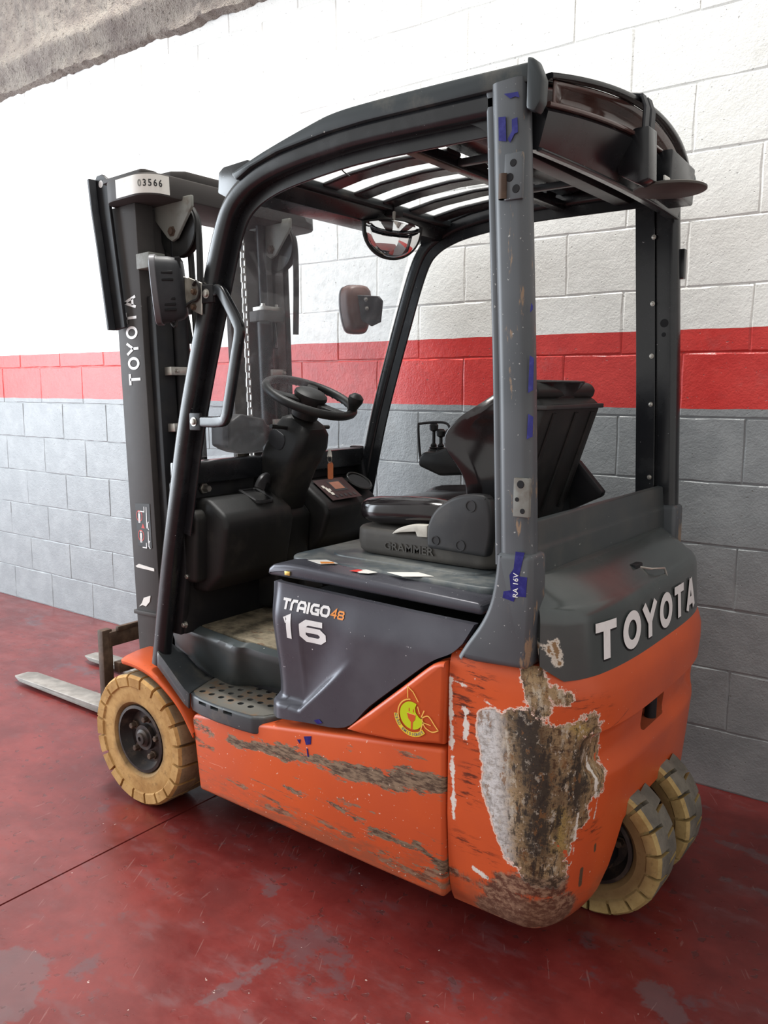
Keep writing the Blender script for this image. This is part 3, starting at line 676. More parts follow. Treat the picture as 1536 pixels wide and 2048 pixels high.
for s in (1, -1):
    b = B(); V = b.grid(cover_pt(s, 0), 90, 56); W_ = b.grid(cover_pt(s, .02), 90, 56)
    rim = [(i, 0) for i in range(91)] + [(90, j) for j in range(1, 57)] + [(i, 56) for i in range(89, -1, -1)] + [(0, j) for j in range(55, 0, -1)]
    for a in range(len(rim)):
        p, q = rim[a], rim[(a + 1) % len(rim)]
        b.bm.faces.new((V[p[0]][p[1]], V[q[0]][q[1]], W_[q[0]][q[1]], W_[p[0]][p[1]]))
    cov = b.build('side_cover', 'slate', R_, 50)
    if s > 0: lab(cov, 'slate side cover with white lettering'); side_cover = cov
    tri = [(-.897, .490)] + cr([(-.980, .563), (-1.077, .646), (-1.160, .718), (-1.190, .736), (-1.2105, .742)], 5) + [(-1.2135, .722), (-1.208, .528), (-1.06, .500), (-.95, .490)]
    b = B(); cxm = sum(p[0] for p in tri) / len(tri); czm = sum(p[1] for p in tri) / len(tri)
    def inset(d):
        o_ = []; n_ = len(tri)
        for k in range(n_):
            a, p, c = Vector(tri[k - 1]), Vector(tri[k]), Vector(tri[(k + 1) % n_]); d1 = (p - a).normalized(); d2 = (c - p).normalized()
            m_ = Vector((-d1.y, d1.x)) + Vector((-d2.y, d2.x)); m_.normalize()
            if m_.dot(Vector((cxm, czm)) - p) < 0: m_ = -m_
            o_.append(p + m_ * d / max(.5, abs(m_.dot(Vector((-d1.y, d1.x))))))
        return o_
    rows = [[b.bm.verts.new((p.x, s * y, p.y)) for p in inset(d)] for d, y in ((0, .46), (0, .506), (.0012, .512), (.004, .5170), (.008, .5200), (.012, .5212))]
    for R0, Q0 in zip(rows, rows[1:]):
        for k in range(len(tri)): b.bm.faces.new((R0[k], R0[(k + 1) % len(tri)], Q0[(k + 1) % len(tri)], Q0[k]))
    b.bm.faces.new(rows[-1]); b.bm.faces.new(rows[0][::-1])
    tc = b.build('corner_cover', 'orange', R_, 55)
    if s > 0: corner_cover = lab(tc, 'glossy orange corner cover with a green plug emblem')
# gap line cover: hood
b = B()
b.prism([(-.568, .868), (-.570, .884), (-.592, .898), (-.640, .904), (-.70, .905), (-1.275, .888), (-1.285, .878), (-1.285, .858), (-.80, .864), (-.572, .862)], -.470, .470, 'y', .010, 3)
hood = lab(b.build('battery_hood', 'slate', R_, 40), 'slate battery hood under the seat')
b = B(); rp = rrect(-1.285, -.560, -.385, .385, .06, 5)
b.prism(rp, .88, .906, 'z', .008, 3); b.build('hood_panel', 'hood', hood)
b = B(); b.prism(rrect(-1.18, -.64, -.30, .30, .07, 5), .900, .911, 'z', .006, 2); b.build('raised_panel', 'hood', hood)
def sticker(parent, pts, z, mat, name='sticker'):
    b = B(); b.prism(pts, z, z + .0008, 'z'); return b.build(name, mat, parent)
zs = .8915
sticker(hood, [(-.665, .402), (-.705, .366), (-.765, .386), (-.732, .424)], .9065, 'paper')
sticker(hood, [(-.712, .402), (-.742, .382), (-.758, .392), (-.730, .418)], .9075, 'orangedecal')
sticker(hood, [(-.850, .420), (-.868, .388), (-.915, .398), (-.905, .424), (-.88, .432)], .9030, 'paper')
sticker(hood, [(-.842, .428), (-.850, .400), (-.868, .402), (-.868, .428)], .9032, 'reddecal')
sticker(hood, [(-.945, .395), (-1.015, .345), (-1.075, .362), (-1.010, .412)], .9070, 'paper')
b = B(); b.box(-.66, -.64, .470, .474, .872, .884, .001); b.build('hood_latch', 'brass', hood)

# --- footwell
b = B(); b.prism([(-.66, -.47), (-.66, .400), (-.45, .398), (-.20, .378), (-.02, .350), (.02, .34), (.02, -.47)], .585, .6165, 'z', .006, 2)
lab(b.build('floor_board', 'mat', R_), 'dirty brown footwell floor board')
top_r = cr([(-.015, .385), (-.10, .398), (-.22, .418), (-.34, .438), (-.405, .449), (-.438, .436), (-.53, .444), (-.61, .446)], 6)
bot_r = cr([(-.050, .388, .535), (-.10, .380, .505), (-.150, .365, .465), (-.195, .356, .441), (-.300, .374, .441), (-.365, .336, .441), (-.45, .322, .441), (-.61, .31, .441)], 6)
b = B()
def riser_pt(u, v):
    n = len(top_r) - 1; i = min(int(u * n), n - 1); k = u * n - i
    T = [a + (c - a) * k for a, c in zip(top_r[i], top_r[i + 1])]; Bt = [a + (c - a) * k for a, c in zip(bot_r[i], bot_r[i + 1])]
    if v > .9: w = (v - .9) / .1; return Vector((T[0], T[1] - .022 * (1 - cos(w * pi / 2)) - .01 * w, .600 + .016 * sin(w * pi / 2)))
    w = v / .9; e = w ** .85
    return Vector((Bt[0] + (T[0] - Bt[0]) * e, Bt[1] + (T[1] - Bt[1]) * e, Bt[2] + (.600 - Bt[2]) * w))
b.grid(riser_pt, 48, 14); b.build('step_riser', 'riser', R_, 60)
# transition moulding between the front post and the step
b = B()
mo = [((-.105, .512, .552), (-.075, .430, .555)), ((-.150, .514, .522), (-.105, .398, .516)), ((-.195, .514, .486), (-.145, .380, .472)), ((-.235, .514, .455), (-.180, .366, .446)), ((-.255, .512, .444), (-.200, .358, .442))]
def mo_pt(u, v):
    k = min(int(u * 4), 3); w = u * 4 - k; o_ = [a + (c - a) * w for a, c in zip(mo[k][0], mo[k + 1][0])]; i_ = [a + (c - a) * w for a, c in zip(mo[k][1], mo[k + 1][1])]
    if v < .25: q = v / .25; return Vector((o_[0], o_[1] + .002, o_[2] - .05 * (1 - q)))
    q = (v - .25) / .75; return Vector([a + (c - a) * q for a, c in zip(o_, i_)])
b.grid(mo_pt, 16, 8); o = b.build('step_moulding', 'step', R_, 40); md = o.modifiers.new('s', 'SOLIDIFY'); md.thickness = .006
# step pad with holes
st = [(-.230, .486), (-.262, .506), (-.313, .519), (-.395, .526), (-.483, .526), (-.545, .522), (-.578, .502), (-.60, .46), (-.60, .30), (-.45, .312), (-.365, .326), (-.30, .364), (-.195, .350), (-.205, .43)]
b = B(); b.prism(st, .385, .440, 'z', .008, 3); pad = lab(b.build('step_pad', ['step'], R_), 'perforated grey step pad')
holes = []
for r, y in enumerate((.468, .4265, .385, .345)):
    for k in range(7):
        x = -.268 - .0435 * k
        if x < -.55 or (r == 0 and k > 5) or (r == 3 and k < 3) or (r == 0 and k == 0 and False): continue
        holes.append((x, y))
b = B()
for x, y in holes: b.lathe([(.0105, 0), (.0105, .04)], (x, y, .418), 'z', 14)
cut = b.build('cut', 'blackhole', None)
b = B()
for x in (-.325, -.385, -.445): b.box(x - .019, x + .019, .508, .54, .424, .434)
cut2 = b.build('cut2', 'blackhole', None)
apply_bool(pad, [cut, cut2])
b = B(); b.prism([(-.39 + (x + .39) * .94, .42 + (y - .42) * .93) for x, y in st], .4395, .4412, 'z'); top_pad = b.build('grip_surface', 'steptop', pad)
b = B()
for x, y in holes: b.lathe([(.0105, 0), (.0105, .03)], (x, y, .428), 'z', 14)
apply_bool(top_pad, [b.build('cut', 'blackhole', None)])

# --- front fenders
fp_ = cr([(.128, .484), (.06, .489), (-.02, .484), (-.09, .466), (-.16, .430), (-.215, .388), (-.258, .335), (-.272, .315)], 6)
for s in (1, -1):
    b = B()
    def fpt(u, v):
        n = len(fp_) - 1; i = min(int(u * n), n - 1); k = u * n - i; x, z = [a + (c - a) * k for a, c in zip(fp_[i], fp_[i + 1])]
        yo = .520 - .11 * max(0, (.12 - u) / .12) ** 2; yi = .33 + .12 * sstep(u, .30, .45)
        if v < .2: w = v / .2; return Vector((x, s * (yo - .003 * (1 - w)), z - .014 * (1 - w)))
        w = (v - .2) / .8; return Vector((x, s * (yo + (yi - yo) * w), z + .004 * min(1, w * 8)))
    b.grid(fpt, 60, 12)
    o = b.build('fender', 'fender', R_, 60)
    md = o.modifiers.new('solid', 'SOLIDIFY'); md.thickness = .006; md.offset = -1

# --- counterweight
NS = 3.2; X0 = -1.38; X1 = -1.2165
WZ = [(.095, .465), (.13, .484), (.2, .496), (.35, .506), (.70, .506), (.745, .502), (.770, .490)]
LZ = [(.095, .125), (.13, .148), (.25, .170), (.45, .190), (.60, .206), (.665, .212), (.700, .211), (.735, .201), (.745, .192), (.770, .178)]
def plan(t, W, L):
    """t in 0..1 from the left seam round the rear to the right seam"""
    fs = .11
    if t < fs: return (X1 + (X0 - X1) * t / fs, W)
    if t > 1 - fs: return (X1 + (X0 - X1) * (1 - t) / fs, -W)
    th = pi * (t - fs) / (1 - 2 * fs); c, s_ = cos(th), sin(th)
    return (X0 - L * abs(s_) ** (2 / NS), W * (1 if c >= 0 else -1) * abs(c) ** (2 / NS))
NU = 180; arc_u = [0.0]; pp = plan(0, .505, .18)
for i in range(1, NU + 1):
    q = plan(i / NU, .505, .18); arc_u.append(arc_u[-1] + hypot(q[0] - pp[0], q[1] - pp[1])); pp = q
UT = arc_u[-1]
ZL = [.095, .105, .12, .14, .16] + [.16 + .0135 * k for k in range(1, 44)] + [.752, .762, .768, .770]
def scoop(y, z):
    k = sstep(abs(y), .46, .36) if abs(y) > .36 else 1.0
    return .030 * k * sstep(z, .475, .520) * (1 - sstep(z, .585, .605))
def cw_pt(u, v):
    z = ZL[int(round(v * (len(ZL) - 1)))]; x, y = plan(u, lerp(z, WZ), lerp(z, LZ))
    if x < X0 - .1: x += scoop(y, z)
    return Vector((x, y, z))
b = B(); nv = len(ZL) - 1
V = b.grid(cw_pt, NU, nv, uvfn=lambda u, v: (arc_u[int(round(u * NU))], ZL[int(round(v * nv))]))
uvl = b.bm.loops.layers.uv.verify()
for lst in ([V[i][0] for i in range(NU + 1)][::-1], [V[i][nv] for i in range(NU + 1)], [V[0][j] for j in range(nv + 1)][::-1] + [V[NU][j] for j in range(nv + 1)]):
    f = b.bm.faces.new(lst)
    for l in f.loops: l[uvl].uv = (.6, .70)
cw = b.build('counterweight', 'cw', R_, 32)
b = B(); ar = [(-.33, .0), (-.285, .12), (-.235, .19), (-.215, .26), (-.195, .305), (-.15, .322), (.15, .322), (.195, .305), (.215, .26), (.235, .19), (.285, .12), (.33, .0)]
b.prism(ar, -1.75, -1.2, 'x', .0); c1 = b.build('cut', 'blackhole', None)
b = B(); b.box(-1.75, -1.46, -.085, .085, .505, .60, .012); c2 = b.build('cut2', 'blackhole', None)
apply_bool(cw, [c1, c2]); lab(cw, 'orange counterweight with a large bare patch on its corner')
b = B(); b.lathe([(.016, 0), (.016, .12), (.012, .125), (0, .125)], (-1.535, -.03, .49), 'z', 14); b.build('tow_pin', 'black', R_)
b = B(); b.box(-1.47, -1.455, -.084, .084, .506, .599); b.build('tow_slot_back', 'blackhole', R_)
# slate cap with the raised lettering
CT0 = .165
def cap_base(u): return .742 + .034 * max(0.0, 1 - u / .10) + .034 * max(0.0, 1 - (1 - u) / .10)
def cap_pt(u, v):
    t = CT0 + (1 - 2 * CT0) * u; z0 = cap_base(u)
    # v 0..0.55 wall, ..0.75 shoulder, ..1 sloping top
    if v < .5: z = z0 + (.868 - z0) * (v / .5); k = 0.0; inn = .008 * (v / .5)
    elif v < .72:
        a = (v - .5) / .22 * pi / 2; z = .868 + .040 * sin(a); inn = .008 + .030 * (1 - cos(a))
    else:
        w = (v - .72) / .28; z = .908 + .062 * w ** .8; inn = .038 + .115 * w
    W = .510 - inn * .35; L = .193 - inn
    x, y = plan(t, W, L)
    return Vector((x, y, z))
b = B(); V = b.grid(cap_pt, 110, 40)
for lst in ([V[i][40] for i in range(111)], [V[0][j] for j in range(41)] , [V[110][j] for j in range(41)][::-1], [V[i][0] for i in range(111)][::-1]):
    try: b.bm.faces.new(lst)
    except ValueError: pass
cap = lab(b.build('rear_cap', 'cap', R_, 40), 'slate rear cap with big white lettering')
def cap_surf(yq, z, lift):
    W = .510 - .004; L = .193 - .008 * (z - .742) / .126
    s_ = (1 - min(1, abs(yq) / W) ** NS) ** (1 / NS); return Vector((X0 - L * s_ - lift, yq, z))
hgt = .088; pitch = .1165; x_start = .393
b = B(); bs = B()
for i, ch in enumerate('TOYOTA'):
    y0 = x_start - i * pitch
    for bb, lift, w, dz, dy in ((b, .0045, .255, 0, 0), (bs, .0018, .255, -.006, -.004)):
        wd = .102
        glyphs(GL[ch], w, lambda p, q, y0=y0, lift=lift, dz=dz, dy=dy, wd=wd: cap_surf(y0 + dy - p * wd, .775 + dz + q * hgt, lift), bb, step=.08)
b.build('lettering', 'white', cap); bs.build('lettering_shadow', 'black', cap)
b = B(); b.tube([(-1.50, .02, .930), (-1.53, .0, .925), (-1.545, -.055, .92), (-1.552, -.06, .895)], .003, 6); b.build('wire_hook', 'steel', cap)
b = B(); b.box(-1.505, -1.485, .0, .05, .915, .940, .003); b.build('latch_slot', 'black', cap)
# vents behind seat: rear panel between the posts
b = B(); b.prism([(-1.415, .80), (-1.405, 1.025), (-1.400, 1.033), (-1.395, 1.092), (-1.375, 1.095), (-1.370, .80)], -.47, .47, 'y', .005, 2); lab(b.build('rear_panel', 'riser', R_), 'slate panel between the rear posts')

# --- overhead guard
GP = [(-.055, .505), (-.114, .805), (-.169, 1.052), (-.221, 1.272), (-.276, 1.455), (-.347, 1.670), (-.400, 1.82), (-.444, 1.905), (-.500, 1.955), (-.575, 1.988), (-.673, 2.010), (-.839, 2.029), (-.957, 2.035), (-1.136, 2.036), (-1.330, 2.036)]
gpath = cr(GP, 5)
for s in (1, -1):
    b = B(); pts = [(x, s * .48, z) for x, z in gpath]
    b.sweep(pts, rrect(-.054, 0, -.026, .026, .018, 4), (0, 1, 0))
    rail = b.build('guard_rail', 'guard', R_, 50)
    lab(rail, 'curved black front post and roof rail' + (' nearest the camera' if s > 0 else ' on the wall side'))
    b = B(); b.sweep([(x, s * .462, z) for x, z in gpath[8:]], rrect(-.085, -.050, -.004, .004, .002, 1), (0, 1, 0)); b.build('rail_flange', 'guard', rail, 40)
    # grey trim along the roof edge
    tt = cr([(-.50, 1.975), (-.62, 2.012), (-.78, 2.050), (-.87, 2.066), (-1.0, 2.071), (-1.2, 2.072), (-1.400, 2.070)], 5)
    poly = tt + [(-1.400, 2.030), (-1.2, 2.030), (-.957, 2.029), (-.839, 2.023), (-.673, 2.004), (-.575, 1.980), (-.52, 1.955)]
    b = B(); b.prism(poly, s * .45, s * .515, 'y', .006, 2); b.build('roof_trim', 'trim', rail, 40)
    # end block
    b = B(); b.prism([(-1.395, 2.078), (-1.412, 2.070), (-1.430, 2.030), (-1.428, 1.985), (-1.415, 1.965), (-1.395, 1.975)], s * .488, s * .525, 'y', .006, 2); b.build('rail_end', 'trim', rail, 40)
    # rear post
    b = B(); pz = [(-1.378, 1.00), (-1.374, 1.10), (-1.360, 1.45), (-1.342, 1.80), (-1.330, 2.04)]
    b.sweep([(x, s * .497, z) for x, z in cr(pz, 4)], rrect(-.058, .024, -.027, .027, .022, 4), (0, 1, 0))
    post = b.build('rear_post', 'pillar' if s > 0 else 'guard', R_, 50); lab(post, 'scratched grey rear roof post' if s > 0 else 'black rear roof post by the wall')
    b = B(); b.sweep([(x, s * .490, z) for x, z in cr(pz, 4)], rrect(.020, .043, -.010, .016, .006, 2), (0, 1, 0)); b.build('post_flange', 'pillar' if s > 0 else 'guard', post, 50)
    # flared foot
    ft = [(-1.438, .776), (-1.440, 1.036), (-1.350, 1.032), (-1.348, .985), (-1.336, .915), (-1.312, .860), (-1.275, .805), (-1.250, .765)]
    b = B(); b.prism(cr([ft[2], ft[3], ft[4], ft[5], ft[6], ft[7]], 5) + [(-1.30, .762), (-1.438, .770), (-1.444, .90), (-1.443, 1.036)], s * .455, s * .531, 'y', .014, 4); b.build('post_foot', 'pillar', post, 50)
    # gusset at the top of the post
    b = B(); b.prism([(-1.31, 2.01), (-1.16, 2.012), (-1.17, 1.992)] + cr([(-1.23, 1.985), (-1.275, 1.960), (-1.300, 1.92), (-1.305, 1.87)], 4) + [(-1.335, 1.87)], s * .474, s * .482, 'y'); b.build('gusset', 'guard', post)
    if s > 0:
        bolt(post, (-1.222, .484, 1.998), .006, .012, 'y', 'steel')
        for (x0, x1, z0, z1, nm) in ((-1.395, -1.352, 1.795, 1.890, 'u'), (-1.432, -1.392, 1.118, 1.205, 'l')):
            pl = B(); pl.box(x0, x1, .520, .532, z0, z1, .003); pl_o = pl.build('hinge_plate', 'pillar' if nm == 'u' else 'olive', post)
            for fx, fz, rr in (((.5, .78, .008), (.32, .48, .009), (.68, .22, .009)) if nm == 'u' else ((.45, .84, .009), (.25, .45, .005), (.6, .16, .006))):
                hb = B(); hb.lathe([(rr, 0), (rr * .9, .0012), (0, .0012)], (x1 + (x0 - x1) * fx, .532, z0 + (z1 - z0) * fz), 'y', 14); hb.build('bolt_hole', 'blackhole', pl_o)
        pl = B(); pl.lathe([(.010, 0), (.010, .052), (0, .052)], (-1.350, .530, 1.798), 'z', 12); pl.lathe([(0, 0), (.010, 0)], (-1.350, .530, 1.798), 'z', 12); pl.build('hinge_pin', 'rust', post)
        # scraps of blue tape
        def tape(pts, y=.5265):
            bb = B(); bb.prism(pts, y, y + .0009, 'y'); return bb.build('tape_scrap', 'blue', post)
        tape([(-1.402, 1.040), (-1.424, 1.040), (-1.412, .985), (-1.432, .985), (-1.430, .940), (-1.405, .938), (-1.400, .925), (-1.372, .930), (-1.374, .945), (-1.392, .950), (-1.388, .985), (-1.398, 1.0)], .531)
        tape([(-1.333, 1.968), (-1.350, 1.966), (-1.353, 1.916), (-1.335, 1.920)]); tape([(-1.365, 1.958), (-1.378, 1.960), (-1.380, 1.93), (-1.372, 1.928), (-1.362, 1.912), (-1.356, 1.920), (-1.366, 1.935)])
        tape([(-1.345, 2.012), (-1.378, 2.010), (-1.382, 1.998), (-1.372, 2.002), (-1.360, 2.000)])
        for z0, z1, w in ((1.39, 1.47, .012), (1.29, 1.345, .014), (1.56, 1.58, .006), (1.12, 1.16, .010)): tape([(-1.405 - .012, z0), (-1.405 - .012 - w, z0 + .006), (-1.405 - .012 - w, z1 - .006), (-1.405 - .014, z1)], .5215)
        text_obj('tape_print', 'RA 16V', .018, frame((-1.405, .5323, .963), (0, 0, 1), (1, 0, 0)), 'white', post)
    else:
        b = B(); b.sweep([(x + .038, -.466, z) for x, z in cr(pz, 4)], rrect(-.030, .030, -.003, .003, .001, 1), (0, 1, 0)); ch = b.build('post_channel', 'guard', post, 40)
        for z in (1.86, 1.66, 1.50, 1.35, 1.12): bolt(ch, (-1.325 - .05 * (2 - z) * .6, -.462, z), .005, .004, 'y', 'steel', 'rivet', False)
        for z, r in ((1.60, .013), (1.565, .007)):
            hb = B(); hb.lathe([(r, 0), (0, .001)], (-1.372, -.4695, z), 'y', 14); hb.build('bolt_hole', 'blackhole', post)
        for z in (1.78, 1.18): hb = B(); hb.box(-1.412, -1.380, -.530, -.505, z - .045, z + .045, .003); hb.build('hinge_plate', 'guard', post)

guard = truck
b = B(); b.prism([(-.400, 1.945), (-.405, 2.000), (-.425, 2.012), (-.52, 2.018), (-.565, 1.995), (-.575, 1.965), (-.555, 1.925), (-.45, 1.922)], -.47, .47, 'y', .004, 2)
header = lab(b.build('front_header', 'guard', R_, 40), 'black front roof cross beam')
b = B(); b.box(-.60, -.565, -.45, .45, 1.968, 1.988, .003); b.build('header_ledge', 'trim', header)
def roofz(x): return lerp(-x, [(.55, 1.985), (.70, 2.010), (.85, 2.022), (1.02, 2.022), (1.2, 2.020)])
for k in range(6):
    y = .357 - .1455 * k
    b = B(); b.sweep([(x, y, roofz(x) - .010) for x in [-.55 - .025 * i for i in range(20)]], rrect(-.006, .006, -.034, .034, .004, 1), (0, 1, 0)); b.build('roof_slat', 'guard', R_, 40)
b = B(); b.box(-1.03, -.995, -.46, .46, 1.975, 2.005, .004); xb = b.build('roof_crossbar', 'guard', R_)
b = B(); b.box(-1.028, -1.0, .18, .40, 1.972, 1.976, .001); b.build('crossbar_label', 'channel', xb)
b = B(); b.box(-1.25, -1.20, -.46, .46, 1.968, 1.990, .003); b.build('roof_stiffener', 'trim', R_)
for y0 in (.18, -.20):
    b = B(); b.box(-1.21, -1.02, y0, y0 + .02, 1.980, 1.998, .002); b.build('roof_strut', 'trim', R_)
# arched and bowed rear roof
def bow(y): return 1 - (y / .48) ** 2
def rx(y): return -1.405 - .055 * bow(y)
def ztop(y): return 2.048 + .042 * bow(y)
def zlow(y): return 1.992 + .018 * bow(y)
b = B()
def skin(u, v):
    y = -.465 + .93 * u; return Vector((-1.02 + (rx(y) + .012 + 1.02) * v, y, 2.030 + (ztop(y) - 2.032) * sstep(v, 0, 1)))
b.grid(skin, 24, 10); o = b.build('rear_roof_skin', 'guard', R_, 60); md = o.modifiers.new('s', 'SOLIDIFY'); md.thickness = .010
ys = [-.462 + .924 * k / 40 for k in range(41)]
b = B()
def beam(u, v):
    y = -.465 + .93 * u; P_ = [(.030, 1.912), (.0, 1.906), (-.006, 1.915), (-.010, zlow(y) - .012), (.0, zlow(y)), (.040, zlow(y)), (.030, 1.912)]
    k = min(int(v * 6), 5); w = v * 6 - k; d, z = [a + (c - a) * w for a, c in zip(P_[k], P_[k + 1])]; return Vector((-1.385 + (rx(y) + 1.385) * (.35 + .65 * sstep(z, 1.92, 1.99)) + d, y, z))
V = b.grid(beam, 40, 6)
for r in (0, 40): b.bm.faces.new(V[r][:6])
fas = lab(b.build('rear_header', 'guard', R_, 40), 'bowed black rear roof beam')
b = B(); b.sweep([(rx(y) * .35 - 1.385 * .65 - .004, y, 1.907) for y in ys], rrect(-.003, .003, -.007, .007, .002, 1), (1, 0, 0)); b.build('header_lip', 'trim', fas)
b = B(); b.sweep([(rx(y) - .006, y, ztop(y)) for y in ys], rrect(-.006, .006, -.012, .012, .004, 2), (1, 0, 0)); b.build('arched_rim', 'guard', fas)
b = B(); b.sweep([(rx(y) - .004, y, zlow(y) + .002) for y in ys], rrect(-.005, .005, -.010, .010, .004, 2), (1, 0, 0)); b.build('lower_rim', 'lens', fas)
b = B()
def lens(u, v):
    y = -.445 + .89 * u; zl = zlow(y) + .004; zh = ztop(y) - .006; z = zl + (zh - zl) * v; e = min(1, u * 9, (1 - u) * 9)
    return Vector((rx(y) + (.004 + .045 * (1 - abs(2 * v - 1) ** 3)) * e - .004 * (1 - e), y, z))
b.grid(lens, 60, 10); o = b.build('smoked_lens', 'lens', fas, 60); md = o.modifiers.new('s', 'SOLIDIFY'); md.thickness = .004
# beacon bracket and disc hung on the rear
b = B()
for y0 in (.085, .045): b.sweep([(-1.38, y0, 2.092), (-1.455, y0, 2.104), (-1.480, y0, 2.098), (-1.490, y0, 2.07), (-1.488, y0, 2.0)], rrect(-.004, .004, -.016, .016, .003, 1), (0, 1, 0))
bk = lab(b.build('beacon_bracket', 'lamp', R_, 40), 'grey strap bracket hooked over the rear roof edge')
b = B(); b.prism([(-1.505, 2.022), (-1.510, 1.90), (-1.48, 1.892), (-1.43, 1.92), (-1.43, 2.0), (-1.47, 2.022)], .045, .105, 'y', .004, 2); b.build('bracket_leg', 'guard', bk)
b = B(); b.box(-1.500, -1.430, -.145, .05, 1.915, 2.015, .006, 2, Matrix.Rotation(radians(4), 4, 'X')); b.build('bracket_box', 'guard', bk)
b = B(); b.box(-1.505, -1.50, -.065, -.025, 1.922, 1.934, .001); b.build('box_label', 'paper', bk)
b = B(); b.lathe([(0, 0), (.085, 0), (.090, .003), (.090, .008), (.084, .011), (0, .013)], (-1.515, -.035, 1.893), 'z', 40); b.build('beacon_plate', 'seatbase', bk)

# --- windscreen
b = B(); b.poly3([(-.195, -.452, 1.18), (-.195, .452, 1.18), (-.43, .452, 1.93), (-.43, -.452, 1.93)]); o = lab(b.build('windscreen', 'glass', R_), 'dusty clear windscreen'); md = o.modifiers.new('s', 'SOLIDIFY'); md.thickness = .004
b = B(); b.box(-.20, -.13, -.455, .455, 1.095, 1.165, .006); b.build('screen_beam', 'guard', R_)

# --- mast
TILT = Matrix.Translation((.14, 0, .9)) @ Matrix.Rotation(radians(2.2), 4, 'Y') @ Matrix.Translation((-.14, 0, -.9))
def mbox(b, *a, bev=.003): return b.box(*a, bev, 2, TILT)
mast = None
for s in (1, -1):
    b = B(); yo, yi = (.362, .290) if s > 0 else (-.338, -.285); yw = .345 if s > 0 else -.322; CYL = .235 if s > 0 else .178; HOS = .20 if s > 0 else .250; BRK = .26 if s > 0 else .196; CHN = .200 if s > 0 else .088
    # outer channel, open to the inside
    b.prism([(.072, yo), (.207, yo), (.207, yi), (.185, yi), (.185, yw), (.095, yw), (.095, yi), (.072, yi)], .07, 2.00, 'z', .003, 2, TILT)
    o = b.build('mast_rail', 'mast', R_)
    lab(o, 'dark outer mast channel with white lettering' if s > 0 else 'dark outer mast channel near the wall')
    if s > 0: mast = o
    fi = .205 if s > 0 else .135
    b = B(); b.prism([(.085, s * .285), (.198, s * .285), (.198, s * fi), (.178, s * fi), (.178, s * .270), (.105, s * .270), (.105, s * fi), (.085, s * fi)], .12, 1.99, 'z', .002, 1, TILT); ir = b.build('inner_rail', 'mast', o)
    b = B(); mbox(b, .112, .172, s * .262, s * .269, .2, 1.95, bev=.001); b.build('greased_track', 'channel', ir)
    b = B(); mbox(b, .1775, .1795 - .004, s * fi, s * .262, .2, 1.95, bev=.0); b.build('flange_liner', 'channel', ir)
    if s > 0: b = B(); mbox(b, .030, .070, s * .27, s * .34, .15, 1.70); b.build('rail_liner', 'black', o)
    # lift cylinder and hose
    b = B(); M4 = TILT
    b.tube([tuple(M4 @ Vector((.035, s * CYL, z))) for z in (.15, .6, 1.2, 1.68)], .030, 16); cy = b.build('lift_cylinder', 'black', o)
    b = B(); b.tube([tuple(M4 @ Vector((.035, s * CYL, z))) for z in (1.68, 2.0)], .017, 14); b.build('piston_rod', 'black', cy)
    b = B(); mbox(b, -.005, .075, s * (CYL - .04), s * (CYL + .07), 1.645, 1.685); b.build('cylinder_head', 'mast', cy)
    b = B(); mbox(b, .0, .06, s * (CYL - .035), s * (CYL + .065), 1.685, 1.700, bev=.002); b.build('head_plate', 'steel', cy)
    for q in (CYL - .02, CYL + .05): bolt(cy, tuple(TILT @ Vector((.02, s * q, 1.70))), .008, .012, 'z', 'steel')
    for z in (1.45, 1.26, 1.0, .72):
        b = B(); mbox(b, -.004, .062, s * (CYL - .01), s * (CYL + .08), z - .014, z + .014, bev=.002); cl = b.build('pipe_clamp', 'steel', cy)
        bolt(cl, tuple(TILT @ Vector((-.004, s * (CYL + .055), z))), .007, -.008, 'x', 'steel')
    b = B(); b.tube([tuple(M4 @ Vector(p)) for p in cr([(-.012, s * HOS, .3), (-.012, s * HOS, 1.2), (-.012, s * (HOS + .005), 1.6), (-.01, s * (HOS + .01), 1.95)], 4)], .011, 10); b.build('hose', 'plastic', cy)
    # bracket and pulley below the head beam
    b = B(); b.prism([(.155, 2.02), (-.058, 2.02), (-.058, 1.985), (.020, 1.892), (.045, 1.883), (.068, 1.897), (.155, 1.985)], s * BRK, s * (BRK + .012), 'y', .003, 2); br = b.build('pulley_bracket', 'olive', o)
    bolt(br, (.042, .272 if s > 0 else -.196, 1.915), .012, .010, 'y', 'rust', 'pulley_pin')
    b = B(); b.lathe([(0, -.016), (.088, -.016), (.090, -.012), (.074, -.004), (.074, .004), (.090, .012), (.088, .016), (0, .016)], (.042, s * .235, 1.925), 'y', 40); b.build('pulley', 'plastic', br)
    b = B(); b.tube(cr([(-.045, s * .235, 1.60), (-.050, s * .235, 1.8), (-.045, s * .235, 1.93), (-.02, s * .235, 1.985)], 5), .011, 8); b.tube(cr([(.125, s * .235, 1.98), (.130, s * .235, 1.85), (.115, s * .225, 1.74), (.06, s * .215, 1.66), (.04, s * .21, 1.55)], 5), .011, 8); b.build('pulley_hose', 'plastic', br)
    # lift chain with single links
    b = B()
    for k in range(46):
        z = .70 + k * .0275
        p = TILT @ Vector((.045 if s < 0 else .075, s * CHN, z)); q = .0065 if k % 2 else .0095
        for e in (-1, 1): b.box(p.x - .003, p.x + .003, p.y + e * q - .002, p.y + e * q + .002, p.z - .016, p.z + .016)
        b.box(p.x - .004, p.x + .004, p.y - .009, p.y + .009, p.z + .010, p.z + .0175)
    b.build('lift_chain', 'chain', o, merge=False)
# left rail extras
b = B(); mbox(b, .010, .078, .300, .368, 1.785, 1.835); hc = b.build('hose_clamp', 'olive', mast)
